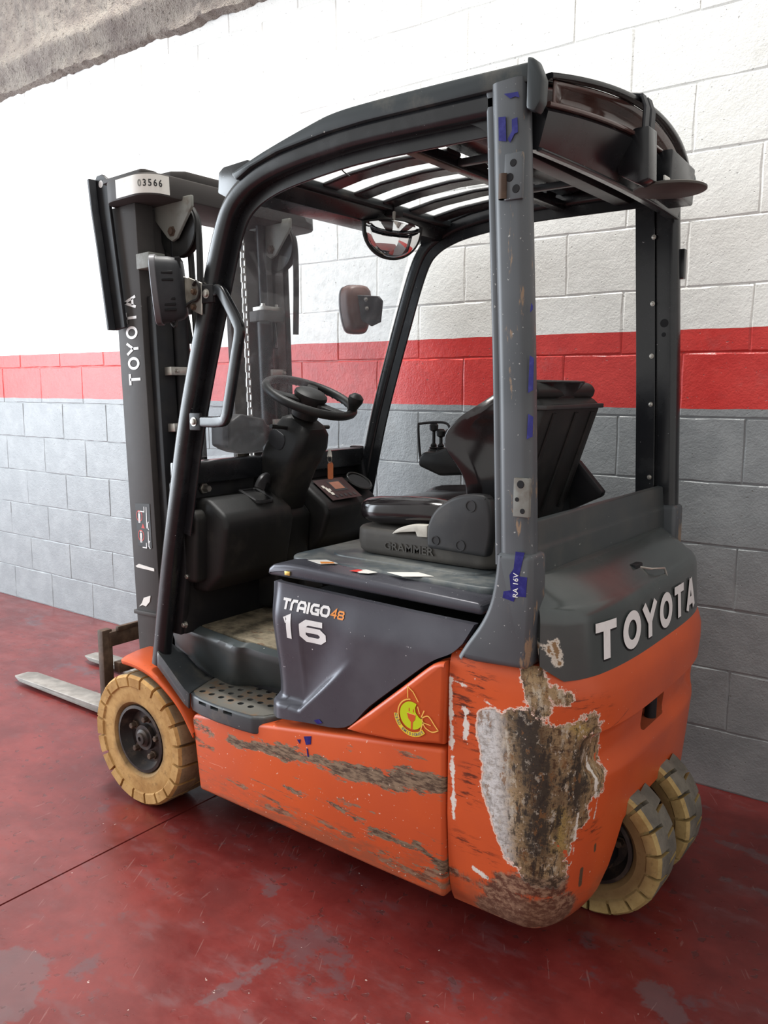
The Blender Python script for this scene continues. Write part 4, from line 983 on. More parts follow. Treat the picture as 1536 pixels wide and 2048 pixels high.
# head beam
b = B(); hp = rrect(-.060, .190, -.415, .415, .07, 6); b.prism(hp, 2.000, 2.070, 'z', .006, 2, TILT); hb_ = lab(b.build('mast_head_beam', 'mast', R_), 'dark mast head beam with a white number label')
b = B(); b.prism(rrect(-.03, .19, .335, .405, .02, 3), 2.068, 2.082, 'z', .004, 2, TILT); b.prism([(-.045, -.40), (-.045, .24), (-.01, .275), (.16, .29), (.19, .27), (.19, -.40)], 2.068, 2.102, 'z', .006, 2, TILT); b.build('beam_plate', 'mast', hb_)
# number label wrapped round the beam end
b = B(); LC = (.010, .345); LR = .0712
arcp = [(.095, .4162), (.04, .4162)] + [(LC[0] - LR * sin(a * pi / 24), LC[1] + LR * cos(a * pi / 24)) for a in range(0, 13)] + [(LC[0] - LR, .325)]
for a, c in zip(arcp, arcp[1:]): b.poly3([TILT @ Vector((*a, 2.006)), TILT @ Vector((*c, 2.006)), TILT @ Vector((*c, 2.064)), TILT @ Vector((*a, 2.064))])
nl = b.build('number_label', 'paper', hb_)
for i, ch in enumerate('03566'):
    a = .42 + i * .235
    text_obj('label_digit', ch, .030, TILT @ frame((LC[0] - (LR + .0008) * sin(a), LC[1] + (LR + .0008) * cos(a), 2.036), (-cos(a), -sin(a), 0), (0, 0, 1)), 'olive' if i == 0 else 'ink', nl, .0003, .0005, .85)
# hose guard fin
b = B(); b.prism([(.296, 2.090), (.285, 2.104), (.255, 2.106), (.225, 2.085), (.220, 1.99), (.165, 1.60), (.222, 1.592), (.262, 1.86), (.284, 1.99)], .372, .384, 'y', .002, 1); fin = lab(b.build('hose_guard', 'black', R_), 'long dark guard plate at the mast top')
b = B(); b.prism([(.300, 2.090), (.288, 1.99), (.265, 1.86), (.226, 1.592), (.214, 1.592), (.255, 1.86), (.277, 1.99), (.288, 2.092)], .384, .412, 'y', .002, 1); b.build('guard_lip', 'lamp', fin)
b = B(); b.lathe([(.012, 0), (0, .001)], (.262, .3845, 2.075), 'y', 16); b.build('lifting_hole', 'white', fin)
# lettering up the mast
b = B()
def mast_map(i, p, q):
    # glyph x runs up the mast, glyph y runs to the front
    z = 1.408 + i * .0515 + p * .047; x = .100 + q * .062
    return TILT @ Vector((x, .3634, z))
for i, ch in enumerate('TOYOTA'):
    glyphs(GL[ch], .19, lambda p, q, i=i: mast_map(i, p, q), b, step=.15)
b.build('lettering', 'white', mast)
# warning label
b = B(); yl = .3632
b.prism([(.178, .998), (.098, 1.002), (.094, .846), (.170, .848)], yl, yl + .0006, 'y'); wl = b.build('warning_label', 'ink', mast)
def ring(b, cx, cz, r, w, y):
    for q in ribbon(arc(cx, cz, r, r * 1.25, 0, 350, 24), w, True): b.poly3([(p[0], y, p[1]) for p in q])
b = B(); ring(b, .156, .955, .015, .003, yl + .001); ring(b, .150, .886, .015, .003, yl + .001); b.poly3([(.147, yl + .001, .913), (.128, yl + .001, .913), (.1375, yl + .001, .930)]); b.build('prohibition_rings', 'reddecal', wl)
b = B(); y2 = yl + .0014
for cx, cz in ((.156, .955), (.150, .886)):
    b.prism(circ(.0035, 8) and [(cx + p, cz + .014 + q) for p, q in circ(.0035, 8)], yl, y2, 'y')
    b.prism([(cx + .005, cz + .009), (cx - .005, cz + .009), (cx - .005, cz - .006), (cx - .005, cz - .025), (cx - .001, cz - .025), (cx - .0005, cz - .006), (cx + .0005, cz - .006), (cx + .001, cz - .025), (cx + .005, cz - .025), (cx + .005, cz - .006)], yl, y2, 'y')
for cx, cz, up in ((.128, .98, 1), (.122, .853, -1)):
    for q in ribbon([(cx + .022, cz - .008), (cx, cz - .008), (cx, cz + .010)], .004): b.poly3([(p[0], y2, p[1]) for p in q])
for cx, cz in ((.104, .925), (.100, .858)):
    for q in ribbon(arc(cx, cz, .008, .014, -80, 80, 8)[::1], .004): b.poly3([(2 * cx - p[0] - .004, y2, p[1]) if False else (p[0], y2, p[1]) for p in q])
for cx, z0, z1 in ((.116, .915, .99), (.110, .85, .905)):
    for q in ribbon([(cx, z0), (cx, z1)], .004): b.poly3([(p[0], y2, p[1]) for p in q])
b.build('pictograms', 'white', wl)
b = B(); b.prism([(.190, .772), (.170, .782), (.086, .776), (.086, .766), (.180, .768)], yl, yl + .0008, 'y'); b.build('torn_decal', 'paper', mast); b = B(); b.prism([(.178, .626), (.163, .640), (.150, .662), (.112, .675), (.118, .652), (.140, .632), (.158, .634)], yl, yl + .0008, 'y'); b.build('torn_decal', 'paper', mast)
b = B(); mbox(b, .06, .215, .28, .37, .60, .615); b.build('mast_weld_bar', 'mast', mast)
b = B(); mbox(b, .05, .20, -.36, .36, .30, .42); mbox(b, .08, .20, -.33, .33, 1.05, 1.12); b.build('mast_crossmember', 'black', R_)

# --- carriage and forks
b = B()
b.box(.372, .405, .345, .388, .10, .505, .004); b.box(.372, .405, -.388, -.345, .10, .505, .004)
b.box(.365, .398, -.36, .36, .438, .495, .004); b.box(.345, .395, -.36, .36, .12, .19, .004)
car = lab(b.build('fork_carriage', 'rust', R_), 'rusty fork carriage in front of the mast')
b = B()
for y0, y1 in ((.33, .23), (.19, .03), (-.01, -.17), (-.2, -.33)): b.box(.355, .372, y1, y0, .494, .512, .002)
b.build('carriage_teeth', 'rust', car)
b = B(); b.box(.345, .38, -.34, .34, .335, .375, .003); b.build('carriage_bar', 'rust', car)
for y0 in (.105, -.275):
    b = B()
    b.prism([(.40, .535), (.40, .045), (.42, .018), (.46, .012), (1.40, .018), (1.462, .026), (1.465, .032), (1.40, .040), (.47, .052), (.438, .075), (.436, .53)], y0 - .05, y0 + .05, 'y', .004, 2)
    bm = b.bm
    for v in bm.verts:
        if v.co.x > 1.38: k = (v.co.x - 1.38) / .085; v.co.y = y0 + (v.co.y - y0) * (1 - .35 * k * k)
    lab(b.build('fork', 'forksteel', R_), 'worn steel fork lying on the floor' if y0 > 0 else 'worn steel fork nearer the wall')

# --- front cowl, console and steering
b = B(); b.box(-.16, -.10, -.455, .44, .60, 1.10, .01); lab(b.build('front_cowl', 'black', R_), 'black panel below the windscreen')
b = B(); b.box(-.185, -.15, -.455, .42, 1.02, 1.04, .004); b.build('cowl_shelf', 'guard', R_)
b = B(); b.prism([(-.10, .74), (-.11, 1.02), (-.15, 1.045), (-.235, 1.050), (-.315, 1.00), (-.325, .96), (-.29, .80), (-.22, .74)], .085, .400, 'y', .018, 3)
con = lab(b.build('left_console', 'cowl', R_), 'dusty black left dash pod with a recessed tray')
b = B(); fr_ = rrect(-.285, -.195, .150, .225, .012, 3)
def tilt_c(p, lift): return Vector((p[0], p[1], 1.050 + (p[0] + .235) * .62 + lift if p[0] < -.235 else 1.0505 + lift))
b.sweep([tuple(tilt_c(p, .004)) for p in fr_], rrect(-.006, .006, -.006, .006, .003, 1), (0, 0, 1), True); b.build('tray_rim', 'hinge', con)
b = B(); b.poly3([tilt_c(p, .003) for p in fr_]); b.build('tray', 'blackhole', con)
b = B(); b.prism([(-.12, .78), (-.12, 1.01), (-.22, 1.015), (-.235, .99), (-.225, .78)], .36, .445, 'y', .014, 3); b.build('console_end', 'cowl', con)
b = B(); b.prism([(-.08, .62), (-.10, 1.0), (-.21, 1.02), (-.275, .96), (-.25, .70), (-.20, .62)], -.06, .10, 'y', .02, 3); b.build('column_shroud', 'cowl', R_)
b = B(); b.prism([(-.10, .80), (-.11, 1.02), (-.16, 1.065), (-.22, 1.062), (-.335, .985), (-.345, .955), (-.31, .86), (-.25, .80)], -.425, -.065, 'y', .018, 3)
# rounded far corner
for v in b.bm.verts:
    if v.co.y < -.34: k = (-.34 - v.co.y) / .085; v.co.x += (.07 * k * k if v.co.x < -.2 else 0)
rc = lab(b.build('right_console', 'cowl', R_), 'black right dash pod with display and cup holder')
def con_pt(a, y, lift): # a: 0 at the front edge, 1 at the rear edge of the sloped face
    return Vector((-.225 - .105 * a, y, 1.060 - .070 * a + lift))
def con_quad(b, a0, a1, y0, y1, lift): b.poly3([con_pt(a0, y0, lift), con_pt(a0, y1, lift), con_pt(a1, y1, lift), con_pt(a1, y0, lift)])
b = B(); con_quad(b, .02, .95, -.115, -.285, .004); dsp = b.build('display_panel', 'panelp', rc)
b = B(); con_quad(b, .12, .60, -.175, -.250, .005); b.build('display_frame', 'hinge', dsp)
b = B(); con_quad(b, .20, .52, -.185, -.240, .0056); b.build('display_screen', 'screen', dsp)
for k in range(5):
    b = B(); con_quad(b, .74, .86, -.150 - .026 * k, -.162 - .026 * k, .0056); b.build('button', 'hinge', dsp)
b = B()
for a0, a1, y0, y1 in ((.30, .42, -.128, -.142), (.40, .62, -.135, -.148), (.46, .56, -.150, -.158), (.62, .74, -.140, -.155)): con_quad(b, a0, a1, y0, y1, .0056)
b.build('key_pad', 'beige', dsp)
b = B(); b.sweep([tuple(con_pt(.32 + .40 * sin(2 * pi * k / 28), -.352 + .052 * cos(2 * pi * k / 28), .006)) for k in range(28)], circ(.005, 6), (0, 0, 1), True); b.build('cup_holder_rim', 'plastic', rc)
b = B(); b.poly3([con_pt(.32 + .38 * sin(2 * pi * k / 28), -.352 + .049 * cos(2 * pi * k / 28), .0045) for k in range(28)]); b.build('cup_holder', 'blackhole', rc)
# column
CY = .035
b = B()
colp = [((-.165, 1.0), .095, .085), ((-.205, 1.08), .090, .080), ((-.250, 1.16), .088, .078), ((-.300, 1.235), .088, .080), ((-.322, 1.275), .078, .070), ((-.335, 1.29), .060, .055)]
rings = []
for (x, z), hx, hy in colp:
    T = Vector((-.5, 0, .866)); N = Vector((.866, 0, .5))
    rings.append([b.bm.verts.new(Vector((x, CY, z)) + N * p + Vector((0, q, 0))) for p, q in rrect(-hx, hx * .75, -hy, hy, .03, 4)])
for R, Q in zip(rings, rings[1:]):
    for j in range(len(R)): b.bm.faces.new((R[j], R[(j + 1) % len(R)], Q[(j + 1) % len(R)], Q[j]))
b.bm.faces.new(rings[-1]); b.bm.faces.new(rings[0][::-1])
colm = lab(b.build('steering_column', 'cowl', R_, 45), 'thick black steering column')
b = B(); b.prism(rrect(-.310, -.235, 1.195, 1.255, .024, 4), CY + .074, CY + .083, 'y', .003, 2, Matrix.Translation((-.275, 0, 1.225)) @ Matrix.Rotation(radians(-28), 4, 'Y') @ Matrix.Translation((.275, 0, -1.225))); b.build('column_panel', 'lamp', colm)
# steering wheel
WC = Vector((-.355, CY, 1.368)); WN = Vector((-.40, 0, .917)).normalized(); WX = Vector((0, 1, 0)); WY = WN.cross(WX)
WR = .153
def wp(r, a, h=0): return WC + WX * (r * cos(a)) + WY * (r * sin(a)) + WN * h
b = B(); b.sweep([tuple(wp(WR, 2 * pi * k / 48)) for k in range(48)], circ(.0145, 10), tuple(WN), True); sw = lab(b.build('steering_wheel', 'plastic', R_, 60), 'black steering wheel with a spinner knob')
b = B()
for k in range(40):
    a = 2 * pi * k / 40; p = wp(WR - .004, a, -.011); b.lathe([(0, -.006), (.006, 0), (0, .006)], p, 'z', 6)
b.build('finger_grips', 'plastic', sw)
for a in (radians(100), radians(-20), radians(220)):
    b = B(); b.sweep([tuple(wp(r, a, h)) for r, h in ((.05, -.012), (.09, -.008), (.13, -.002), (WR, 0))], rrect(-.006, .006, -.020, .020, .005, 2), tuple(WN.cross(wp(1, a) - WC)), False, True, [1.3, 1.1, 1, .9]); b.build('spoke', 'plastic', sw)
b = B(); pr = [(0, -.075), (.045, -.07), (.050, -.03), (.052, -.01), (.058, .004), (.056, .014), (.045, .022), (.02, .025), (0, .026)]
b.lathe(pr, (0, 0, 0), 'z', 28); bmesh.ops.transform(b.bm, matrix=Matrix.Translation(WC) @ WN.to_track_quat('Z', 'X').to_matrix().to_4x4(), verts=b.bm.verts); b.build('wheel_hub', 'cowl', sw)
kp = wp(WR - .004, radians(118), .0)
b = B(); b.lathe([(0, 0), (.016, 0), (.014, .014), (.020, .030), (.026, .045), (.025, .058), (.014, .068), (0, .070)], (0, 0, 0), 'z', 20); bmesh.ops.transform(b.bm, matrix=Matrix.Translation(kp) @ WN.to_track_quat('Z', 'X').to_matrix().to_4x4(), verts=b.bm.verts); b.build('spinner_knob', 'plastic', sw)
b = B(); b.tube([(-.31, CY + .06, 1.265), (-.31, CY + .10, 1.27), (-.315, CY + .15, 1.275)], .007, 8); b.tube([(-.31, CY - .06, 1.265), (-.325, CY - .13, 1.262)], .007, 8); b.build('stalk', 'plastic', colm)
# direction lever and handbrake-like lever left of the column
b = B(); b.sweep(cr([(-.20, .10, 1.05), (-.24, .13, 1.085), (-.27, .165, 1.10), (-.285, .20, 1.095), (-.285, .215, 1.07)], 5), rrect(-.010, .010, -.018, .018, .008, 2), (0, 0, 1)); b.build('park_lever', 'hinge', R_)
# boxy horn housing left of the column
b = B(); b.prism([(.225, 1.195), (.215, 1.29), (.17, 1.312), (.06, 1.292), (.045, 1.268), (-.01, 1.265), (-.015, 1.225), (.04, 1.215), (.075, 1.185), (.13, 1.172), (.18, 1.180)], -.165, -.085, 'x', .010, 3); hn = lab(b.build('dash_housing', 'cowl', R_), 'boxy dark housing beside the column')
b = B(); b.prism([(.245, 1.205), (.245, 1.285), (.222, 1.292), (.222, 1.195)], -.155, -.09, 'x', .008, 3); b.build('housing_lid', 'lamp', hn)
bolt(R_, (-.165, .35, 1.075), .012, -.03, 'x', 'steel')
# pedals
for y in (-.05, -.20):
    b = B(); b.box(-.29, -.24, y - .04, y + .04, .66, .72, .008, 2, Matrix.Translation((-.26, 0, .69)) @ Matrix.Rotation(radians(35), 4, 'Y') @ Matrix.Translation((.26, 0, -.69))); b.build('pedal', 'plastic', R_)
# inner side panel at the right front
b = B(); b.prism([(-.10, .60), (-.14, 1.17), (-.19, 1.17), (-.26, .80), (-.24, .60)], -.47, -.44, 'y', .004, 2); b.build('kick_panel', 'black', R_)
for (x, z) in ((-.185, .80), (-.16, .635)): bolt(R_, (x, .437, z), .008, .014, 'y', 'steel')
b = B(); b.prism([(-.06, .60), (-.13, 1.09), (-.17, 1.09), (-.185, .80), (-.15, .60)], .425, .450, 'y', .004, 2); b.build('kick_panel', 'black', R_)

# --- seat
b = B(); b.prism(rrect(-1.15, -.80, -.215, -.165, .005, 1), .905, .930, 'z'); b.build('seat_rail', 'black', R_)
b = B(); b.prism(rrect(-1.15, -.80, .165, .215, .005, 1), .905, .930, 'z'); rails = lab(b.build('seat_rail', 'black', R_), 'black slotted seat rail')
for x in (-.86, -.875, -.90, -.94, -.955, -.97, -1.03, -1.08):
    hb = B(); hb.box(x - .004, x + .004, .2145, .2160, .911, .923); hb.build('rail_slot', 'blackhole', rails)
b = B()
def sb(u, v):
    ring = rrect(-1.205, -.705, -.252, .252, .06, 6); n = len(ring); p = ring[int(round(u * n)) % n]
    k = [(0, .925, .90), (.15, .915, .95), (.35, .925, .985), (.6, .955, 1.0), (.85, .985, .995), (1, .992, .97)]
    z = lerp(v, [(a, c) for a, c, d in k]); s_ = lerp(v, [(a, d) for a, c, d in k]); return Vector((-.955 + (p[0] + .955) * s_, p[1] * s_, z))
n = 28
V = b.grid(sb, n, 12, True); b.bm.faces.new([V[i][12] for i in range(n)]); b.bm.faces.new([V[i][0] for i in range(n)][::-1])
base = lab(b.build('seat_base', 'seatbase', R_, 60), 'dusty grey seat suspension base with embossed lettering')
text_obj('embossed_lettering', 'GRAMMER', .032, LSIDE(-.915, .2525, .946), 'seatbase', base, .0025, .0006, 1.15)
b = B(); b.prism(cr([(-.862, .985), (-.885, 1.003), (-.93, 1.018), (-.985, 1.022)], 4) + [(-.985, .988), (-.95, .986), (-.945, 1.0), (-.89, .992)], .235, .262, 'y', .003, 2); b.build('seat_lever', 'beige', base)
# cushion
def cush(u, v):
    a = 2 * pi * u; ph = pi * (v - .5); e1, e2 = .55, .42
    f = lambda w, e: (1 if w >= 0 else -1) * abs(w) ** e
    x = -.865 + .185 * f(cos(ph), e1) * f(cos(a), e2); y = .235 * f(cos(ph), e1) * f(sin(a), e2); z = 1.030 + .045 * f(sin(ph), .8)
    if v > .5: z += .022 * sstep(abs(y), .13, .19) - .008
    z += .012 * sstep(-x, .72, .95)
    return Vector((x, y, z))
b = B(); b.grid(cush, 48, 20, True); lab(b.build('seat_cushion', 'seat', R_, 60), 'shiny black vinyl seat cushion')
# hinge covers
for s in (1, -1):
    b = B(); b.prism(cr([(-.990, .960), (-.990, 1.020), (-1.020, 1.074), (-1.085, 1.113), (-1.155, 1.122), (-1.184, 1.106), (-1.193, 1.03), (-1.180, .955)], 4), s * .235, s * .272, 'y', .010, 3)
    hc = b.build('seat_hinge_cover', 'hinge', R_)
    if s > 0:
        for x, z, r in ((-1.130, 1.090, .016), (-1.02, .985, .013), (-1.10, .980, .015)):
            b = B(); b.lathe([(r, .0), (r, .0022), (r - .003, .0022), (r - .003, .0005), (0, .0005)], (x, .272, z), 'y', 20); b.build('cover_plug', 'hinge', hc)
# backrest with wrapped wings
def back(off):
    def f(u, v):
        w = 2 * u - 1; z = 1.075 + .345 * v
        xb = -1.105 - .095 * v ** 1.1
        wing = (.100 * math.exp(-((z - 1.27) / .085) ** 2) + .03) * abs(w) ** 2.6
        hw = .215 + .035 * sstep(v, 0, .5) - .085 * sstep(v, .72, 1.0)
        x = xb + wing + (.012 * (1 - w * w) * sin(pi * min(1, v * 1.4)))
        if v > .88: x -= .018 * ((v - .88) / .12) ** 2
        return Vector((x - off * (1 - .55 * abs(w) ** 3), w * hw, z + (0 if off == 0 else .0)))
    return f
b = B(); A = b.grid(back(0), 36, 26); C_ = b.grid(back(.085), 36, 26)
rim = [(i, 0) for i in range(37)] + [(36, j) for j in range(1, 27)] + [(i, 26) for i in range(35, -1, -1)] + [(0, j) for j in range(25, 0, -1)]
for a in range(len(rim)):
    p, q = rim[a], rim[(a + 1) % len(rim)]; b.bm.faces.new((A[p[0]][p[1]], A[q[0]][q[1]], C_[q[0]][q[1]], C_[p[0]][p[1]]))
br_ = b.build('seat_backrest', 'seat', R_, 50); lab(br_, 'black seat backrest with wrapped side wings')
md = br_.modifiers.new('bev', 'BEVEL'); md.width = .018; md.segments = 3; md.limit_method = 'ANGLE'; md.angle_limit = radians(50)
b = B(); b.tube([tuple(back(-.002)(.012 if k < 24 else .012, .06 + .85 * k / 24)) for k in range(25)], .0035, 6); b.build('wing_piping', 'hinge', br_)
# document box on the back of the seat
b = B(); b.prism([(-1.20, 1.380), (-1.270, 1.375), (-1.296, 1.352), (-1.185, 1.02), (-1.12, 1.02)], -.180, .180, 'y', .010, 2); db = lab(b.build('document_box', 'plastic', R_), 'black plastic document box behind the seat')
for y in (.12, -.02, -.13):
    b = B(); b.sweep([(-1.290, y, 1.335), (-1.195, y, 1.05)], rrect(-.004, .006, -.010, .010, .003, 1), (0, 1, 0)); b.build('box_rib', 'plastic', db)
b = B(); b.box(-1.302, -1.20, -.188, .188, 1.344, 1.357, .003); b.build('box_lip', 'hinge', db)
b = B(); b.prism([(-1.19, 1.405), (-1.22, 1.424), (-1.265, 1.412), (-1.278, 1.395), (-1.270, 1.372), (-1.20, 1.372)], -.185, .185, 'y', .008, 2); b.build('box_head', 'plastic', db)
b = B(); b.prism([(-1.20, 1.18), (-1.222, 1.185), (-1.305, 1.095), (-1.300, 1.080), (-1.20, 1.03)], -.225, -.195, 'y', .005, 2); b.build('seat_strut', 'black', R_)
# armrest with fingertip levers
b = B(); b.prism([(-.600, 1.128), (-.605, 1.165), (-.625, 1.180), (-.665, 1.180), (-.76, 1.215), (-.86, 1.21), (-.88, 1.15), (-.86, 1.115), (-.69, 1.098)], -.35, -.25, 'y', .012, 3); arm = lab(b.build('armrest', 'plastic', R_), 'black armrest with control levers')
b = B(); b.tube(cr([(-.603, -.265, 1.150), (-.596, -.265, 1.21), (-.593, -.265, 1.268), (-.60, -.268, 1.276), (-.66, -.275, 1.282), (-.70, -.28, 1.279), (-.715, -.28, 1.255), (-.72, -.28, 1.2)], 4), .0045, 8); b.build('lever_guard', 'black', arm)
for x, y, h in ((-.635, -.30, .07), (-.665, -.30, .05), (-.70, -.30, .05)):
    b = B(); b.lathe([(.020, 0), (.019, .006), (.014, .010), (.016, .014), (.010, .018), (.012, .022), (.006, .03), (.006, h), (.015, h + .006), (.016, h + .022), (.010, h + .030), (0, h + .031)], (x, y, 1.178), 'z', 14); b.build('control_lever', 'plastic', arm)

# --- grab handle on the front post
b = B(); hp_ = cr([(-.410, .505, 1.668), (-.440, .508, 1.672), (-.470, .515, 1.645), (-.520, .52, 1.580), (-.528, .52, 1.550), (-.510, .52, 1.48), (-.475, .52, 1.345), (-.463, .518, 1.318), (-.435, .512, 1.303), (-.335, .505, 1.300)], 3)
b.sweep(hp_, rrect(-.016, .016, -.010, .010, .006, 3), (0, 1, 0)); gh = lab(b.build('grab_handle', 'guard', R_, 60), 'bent black grab handle on the front post')
for x, z in ((-.392, 1.664), (-.322, 1.300)):
    b = B(); b.box(x - .028, x + .02, .505, .517, z - .026, z + .026, .004); hpz = b.build('handle_plate', 'black', gh); bolt(hpz, (x - .002, .517, z), .009, .008, 'y', 'steel', hexa=False)

# --- work lamps
def work_lamp(cx, cy, cz, mat, yaw, label, detail):
    Mx = Matrix.Translation((cx, cy, cz)) @ Matrix.Rotation(yaw, 4, 'Z') @ Matrix.Rotation(radians(4), 4, 'Y')
    b = B(); rows = []
    # outline in (y,z): rounded tall shield, narrower at the bottom; depth along -x
    base_o = cr([(-.060, .072), (-.040, .092), (0, .096), (.040, .092), (.060, .072), (.064, .02), (.056, -.045), (.042, -.085), (.02, -.094), (-.02, -.094), (-.042, -.085), (-.056, -.045), (-.064, .02), (-.060, .072)], 3)[:-1]
    for d, k in ((.0, .94), (.002, 1.0), (-.018, 1.0), (-.022, .96), (-.050, .91), (-.076, .78), (-.088, .55)):
        rows.append([b.bm.verts.new(Mx @ Vector((d, y * k, z * (k * .5 + .5) if d < -.02 else z * k))) for y, z in base_o])
    for R, Q in zip(rows, rows[1:]):
        for j in range(len(R)): b.bm.faces.new((R[j], R[(j + 1) % len(R)], Q[(j + 1) % len(R)], Q[j]))
    b.bm.faces.new(rows[0][::-1]); b.bm.faces.new(rows[-1])
    o = lab(b.build('work_lamp', mat, R_, 50), label)
    b = B(); b.bm.faces.new([b.bm.verts.new(Mx @ Vector((.0035, y * .88, z * .88))) for y, z in base_o]); b.build('lamp_lens', 'white', o)
    b = B(); b.sweep([tuple(Mx @ Vector((-.008, y * 1.005, z * 1.005))) for y, z in base_o], rrect(-.003, .003, -.009, .009, .002, 1), tuple(Mx.to_3x3() @ Vector((1, 0, 0))), True); b.build('lamp_bezel', 'bezel', o)
    if detail:
        for k in range(5):
            v = B(); v.box(-.085 + k * .0, -.070, -.045 + k * .019, -.036 + k * .019, .055, .086, .001, 1, Mx); v.build('lamp_vent', 'blackhole', o)
        for z in (.042, .022, -.03, -.045, -.060):
            v = B(); v.box(-.062, -.030, .0535 - (.008 if z < 0 else 0), .0610 - (.008 if z < 0 else 0), z - .0035, z + .0035, .001, 1, Mx); v.build('lamp_vent', 'blackhole', o)
    return o
l1 = work_lamp(-.242, .578, 1.676, 'lamp', radians(44), 'grey work lamp on the front post nearest the camera', True)
b = B(); b.prism([(-.268, 1.722), (-.318, 1.715), (-.312, 1.640), (-.262, 1.645)], .525, .531, 'y', .001, 1); b.prism([(-.318, 1.715), (-.375, 1.695), (-.372, 1.606), (-.312, 1.628)], .512, .518, 'y', .001, 1); b.box(-.320, -.312, .512, .531, 1.64, 1.712); bk1 = b.build('lamp_bracket', 'steel', l1)
for x, z, m in ((-.345, 1.672, 'rust'), (-.342, 1.630, 'rust'), (-.282, 1.665, 'brass'), (-.275, 1.700, 'steel')): bolt(bk1, (x, .518 if x < -.31 else .531, z), .007, .010, 'y', m)
for z in (1.708, 1.684, 1.652):
    b = B(); b.box(-.306, -.286, .5305, .5318, z - .004, z + .004, .0005); b.build('bracket_slot', 'blackhole', bk1)
b = B(); b.tube(cr([(-.345, .522, 1.690), (-.365, .526, 1.700), (-.375, .525, 1.675), (-.360, .522, 1.650), (-.335, .53, 1.64), (-.300, .545, 1.60), (-.295, .55, 1.575), (-.285, .555, 1.585), (-.275, .56, 1.62)], 4), .004, 7); b.build('lamp_cable', 'plastic', l1)
l2 = work_lamp(-.060, -.575, 1.715, 'lamp2', radians(-36), 'brown work lamp on the far front post', False)
b = B(); b.prism([(-.13, 1.765), (-.235, 1.755), (-.255, 1.735), (-.245, 1.655), (-.20, 1.640), (-.15, 1.665)], -.512, -.504, 'y', .002, 1); bk2 = b.build('lamp_bracket', 'black', l2)
for x, z in ((-.175, 1.745), (-.180, 1.71)): bolt(bk2, (x, -.504, z), .006, .008, 'y', 'steel')

# --- interior mirror
MC = Vector((-.595, -.105, 1.905)); MN = Vector((-.90, .38, -.16)).normalized(); MX = Vector((0, 0, 1)).cross(MN).normalized(); MY = MN.cross(MX)
def half(k, n=28): return [(-.112 * k, .02 * k)] + [(-.112 * k * cos(pi * i / n), .02 * k - .112 * k * abs(sin(pi * i / n)) ** .85) for i in range(0, n + 1)] + [(.06 * k, .032 * k), (0, .036 * k), (-.06 * k, .032 * k)]
b = B(); O = half(1.0); bk_ = [MC + MX * p + MY * q - MN * .02 for p, q in half(.93)]; md_ = [MC + MX * p + MY * q - MN * .004 for p, q in O]; ft_ = [MC + MX * p + MY * q + MN * .004 for p, q in O]
VV = [[b.bm.verts.new(p) for p in r] for r in (bk_, md_, ft_)]
for R, Q in zip(VV, VV[1:]):
    for j in range(len(R)): b.bm.faces.new((R[j], R[(j + 1) % len(R)], Q[(j + 1) % len(R)], Q[j]))
b.bm.faces.new(VV[0][::-1]); b.bm.faces.new(VV[2])
mir = lab(b.build('cab_mirror', 'plastic', R_, 40), 'half-moon panoramic mirror under the front roof beam')
b = B()
def mirr(u, v):
    O2 = half(.92); n = len(O2); p, q = O2[int(round(u * n)) % n]; p *= v; q = q * v - .02 * (1 - v)
    return MC + MX * p + MY * q + MN * (.006 + .022 * (1 - (p / .125) ** 2) * (1 - min(1, ((q + .03) / .075) ** 2)) * (1 if v < .999 else 0.0))
b.grid(mirr, len(half(1)), 14, True); b.build('mirror_glass', 'mirror', mir, 80)
b = B(); b.tube([tuple(MC + MY * .03), tuple(MC + MY * .055), (-.575, -.125, 1.955)], .006, 8); b.build('mirror_stem', 'steel', mir)
b = B(); b.box(-.605, -.555, -.15, -.10, 1.952, 1.985, .003); b.build('mirror_clamp', 'black', mir)
bolt(mir, (-.58, -.125, 1.985), .006, .02, 'z', 'steel')
# cable tie hanging from the rail
b = B(); b.tube(cr([(-.82, .447, 1.985), (-.822, .444, 1.972), (-.832, .438, 1.95), (-.85, .430, 1.935)], 4), .0018, 6); b.build('cable_tie', 'plastic', R_)

# --- lettering on the side cover
def side_map(x0, z0, sx, sz, sh):
    def f(p, q):
        x = x0 - (p + sh * q) * sx; z = z0 + q * sz; return Vector((x, cover_y(x, z) + .0016, z))
    return f
TR = [('T', [([(0, .88), (.9, .88)], 0), ([(.42, .88), (.42, 0)], 0)], .95), ('R', [([(.12, 0), (.12, .6), (.25, .86), (.75, .88)], 0)], .80), ('A', [([(.1, 0), (.1, .65), (.28, .88), (.72, .88), (.86, .65), (.86, 0)], 0), ([(.1, .36), (.86, .36)], 0)], 1.05), ('I', [([(.15, 0), (.15, 1)], 0)], .40),
      ('G', [([(.9, .88), (.3, .88), (.12, .68), (.12, .3), (.3, .12), (.86, .12), (.86, .48), (.5, .48)], 0)], 1.05), ('O', [([(.3, .88), (.75, .88), (.9, .7), (.9, .3), (.75, .12), (.3, .12), (.12, .3), (.12, .7)], 1)], 1.05)]
b = B(); px = 0.0
for ch, st_, adv in TR:
    glyphs([([(p + px, q) for p, q in pts], cl) for pts, cl in st_], .25, side_map(-.660, .785, .0325, .0315, .12), b, step=.1); px += adv
glyphs([([(.02, .78), (.26, .90), (.26, 0)], 0)], .27, side_map(-.671, .703, .066, .066, 0), b, step=.1)
glyphs([([(1.50, .87), (.92, .87), (.74, .70), (.74, .28), (.90, .13), (1.36, .13), (1.50, .26), (1.50, .42), (1.36, .55), (.78, .55)], 0)], .24, side_map(-.671, .703, .092, .066, 0), b, step=.1)
b.build('model_lettering', 'white', side_cover)
b = B()
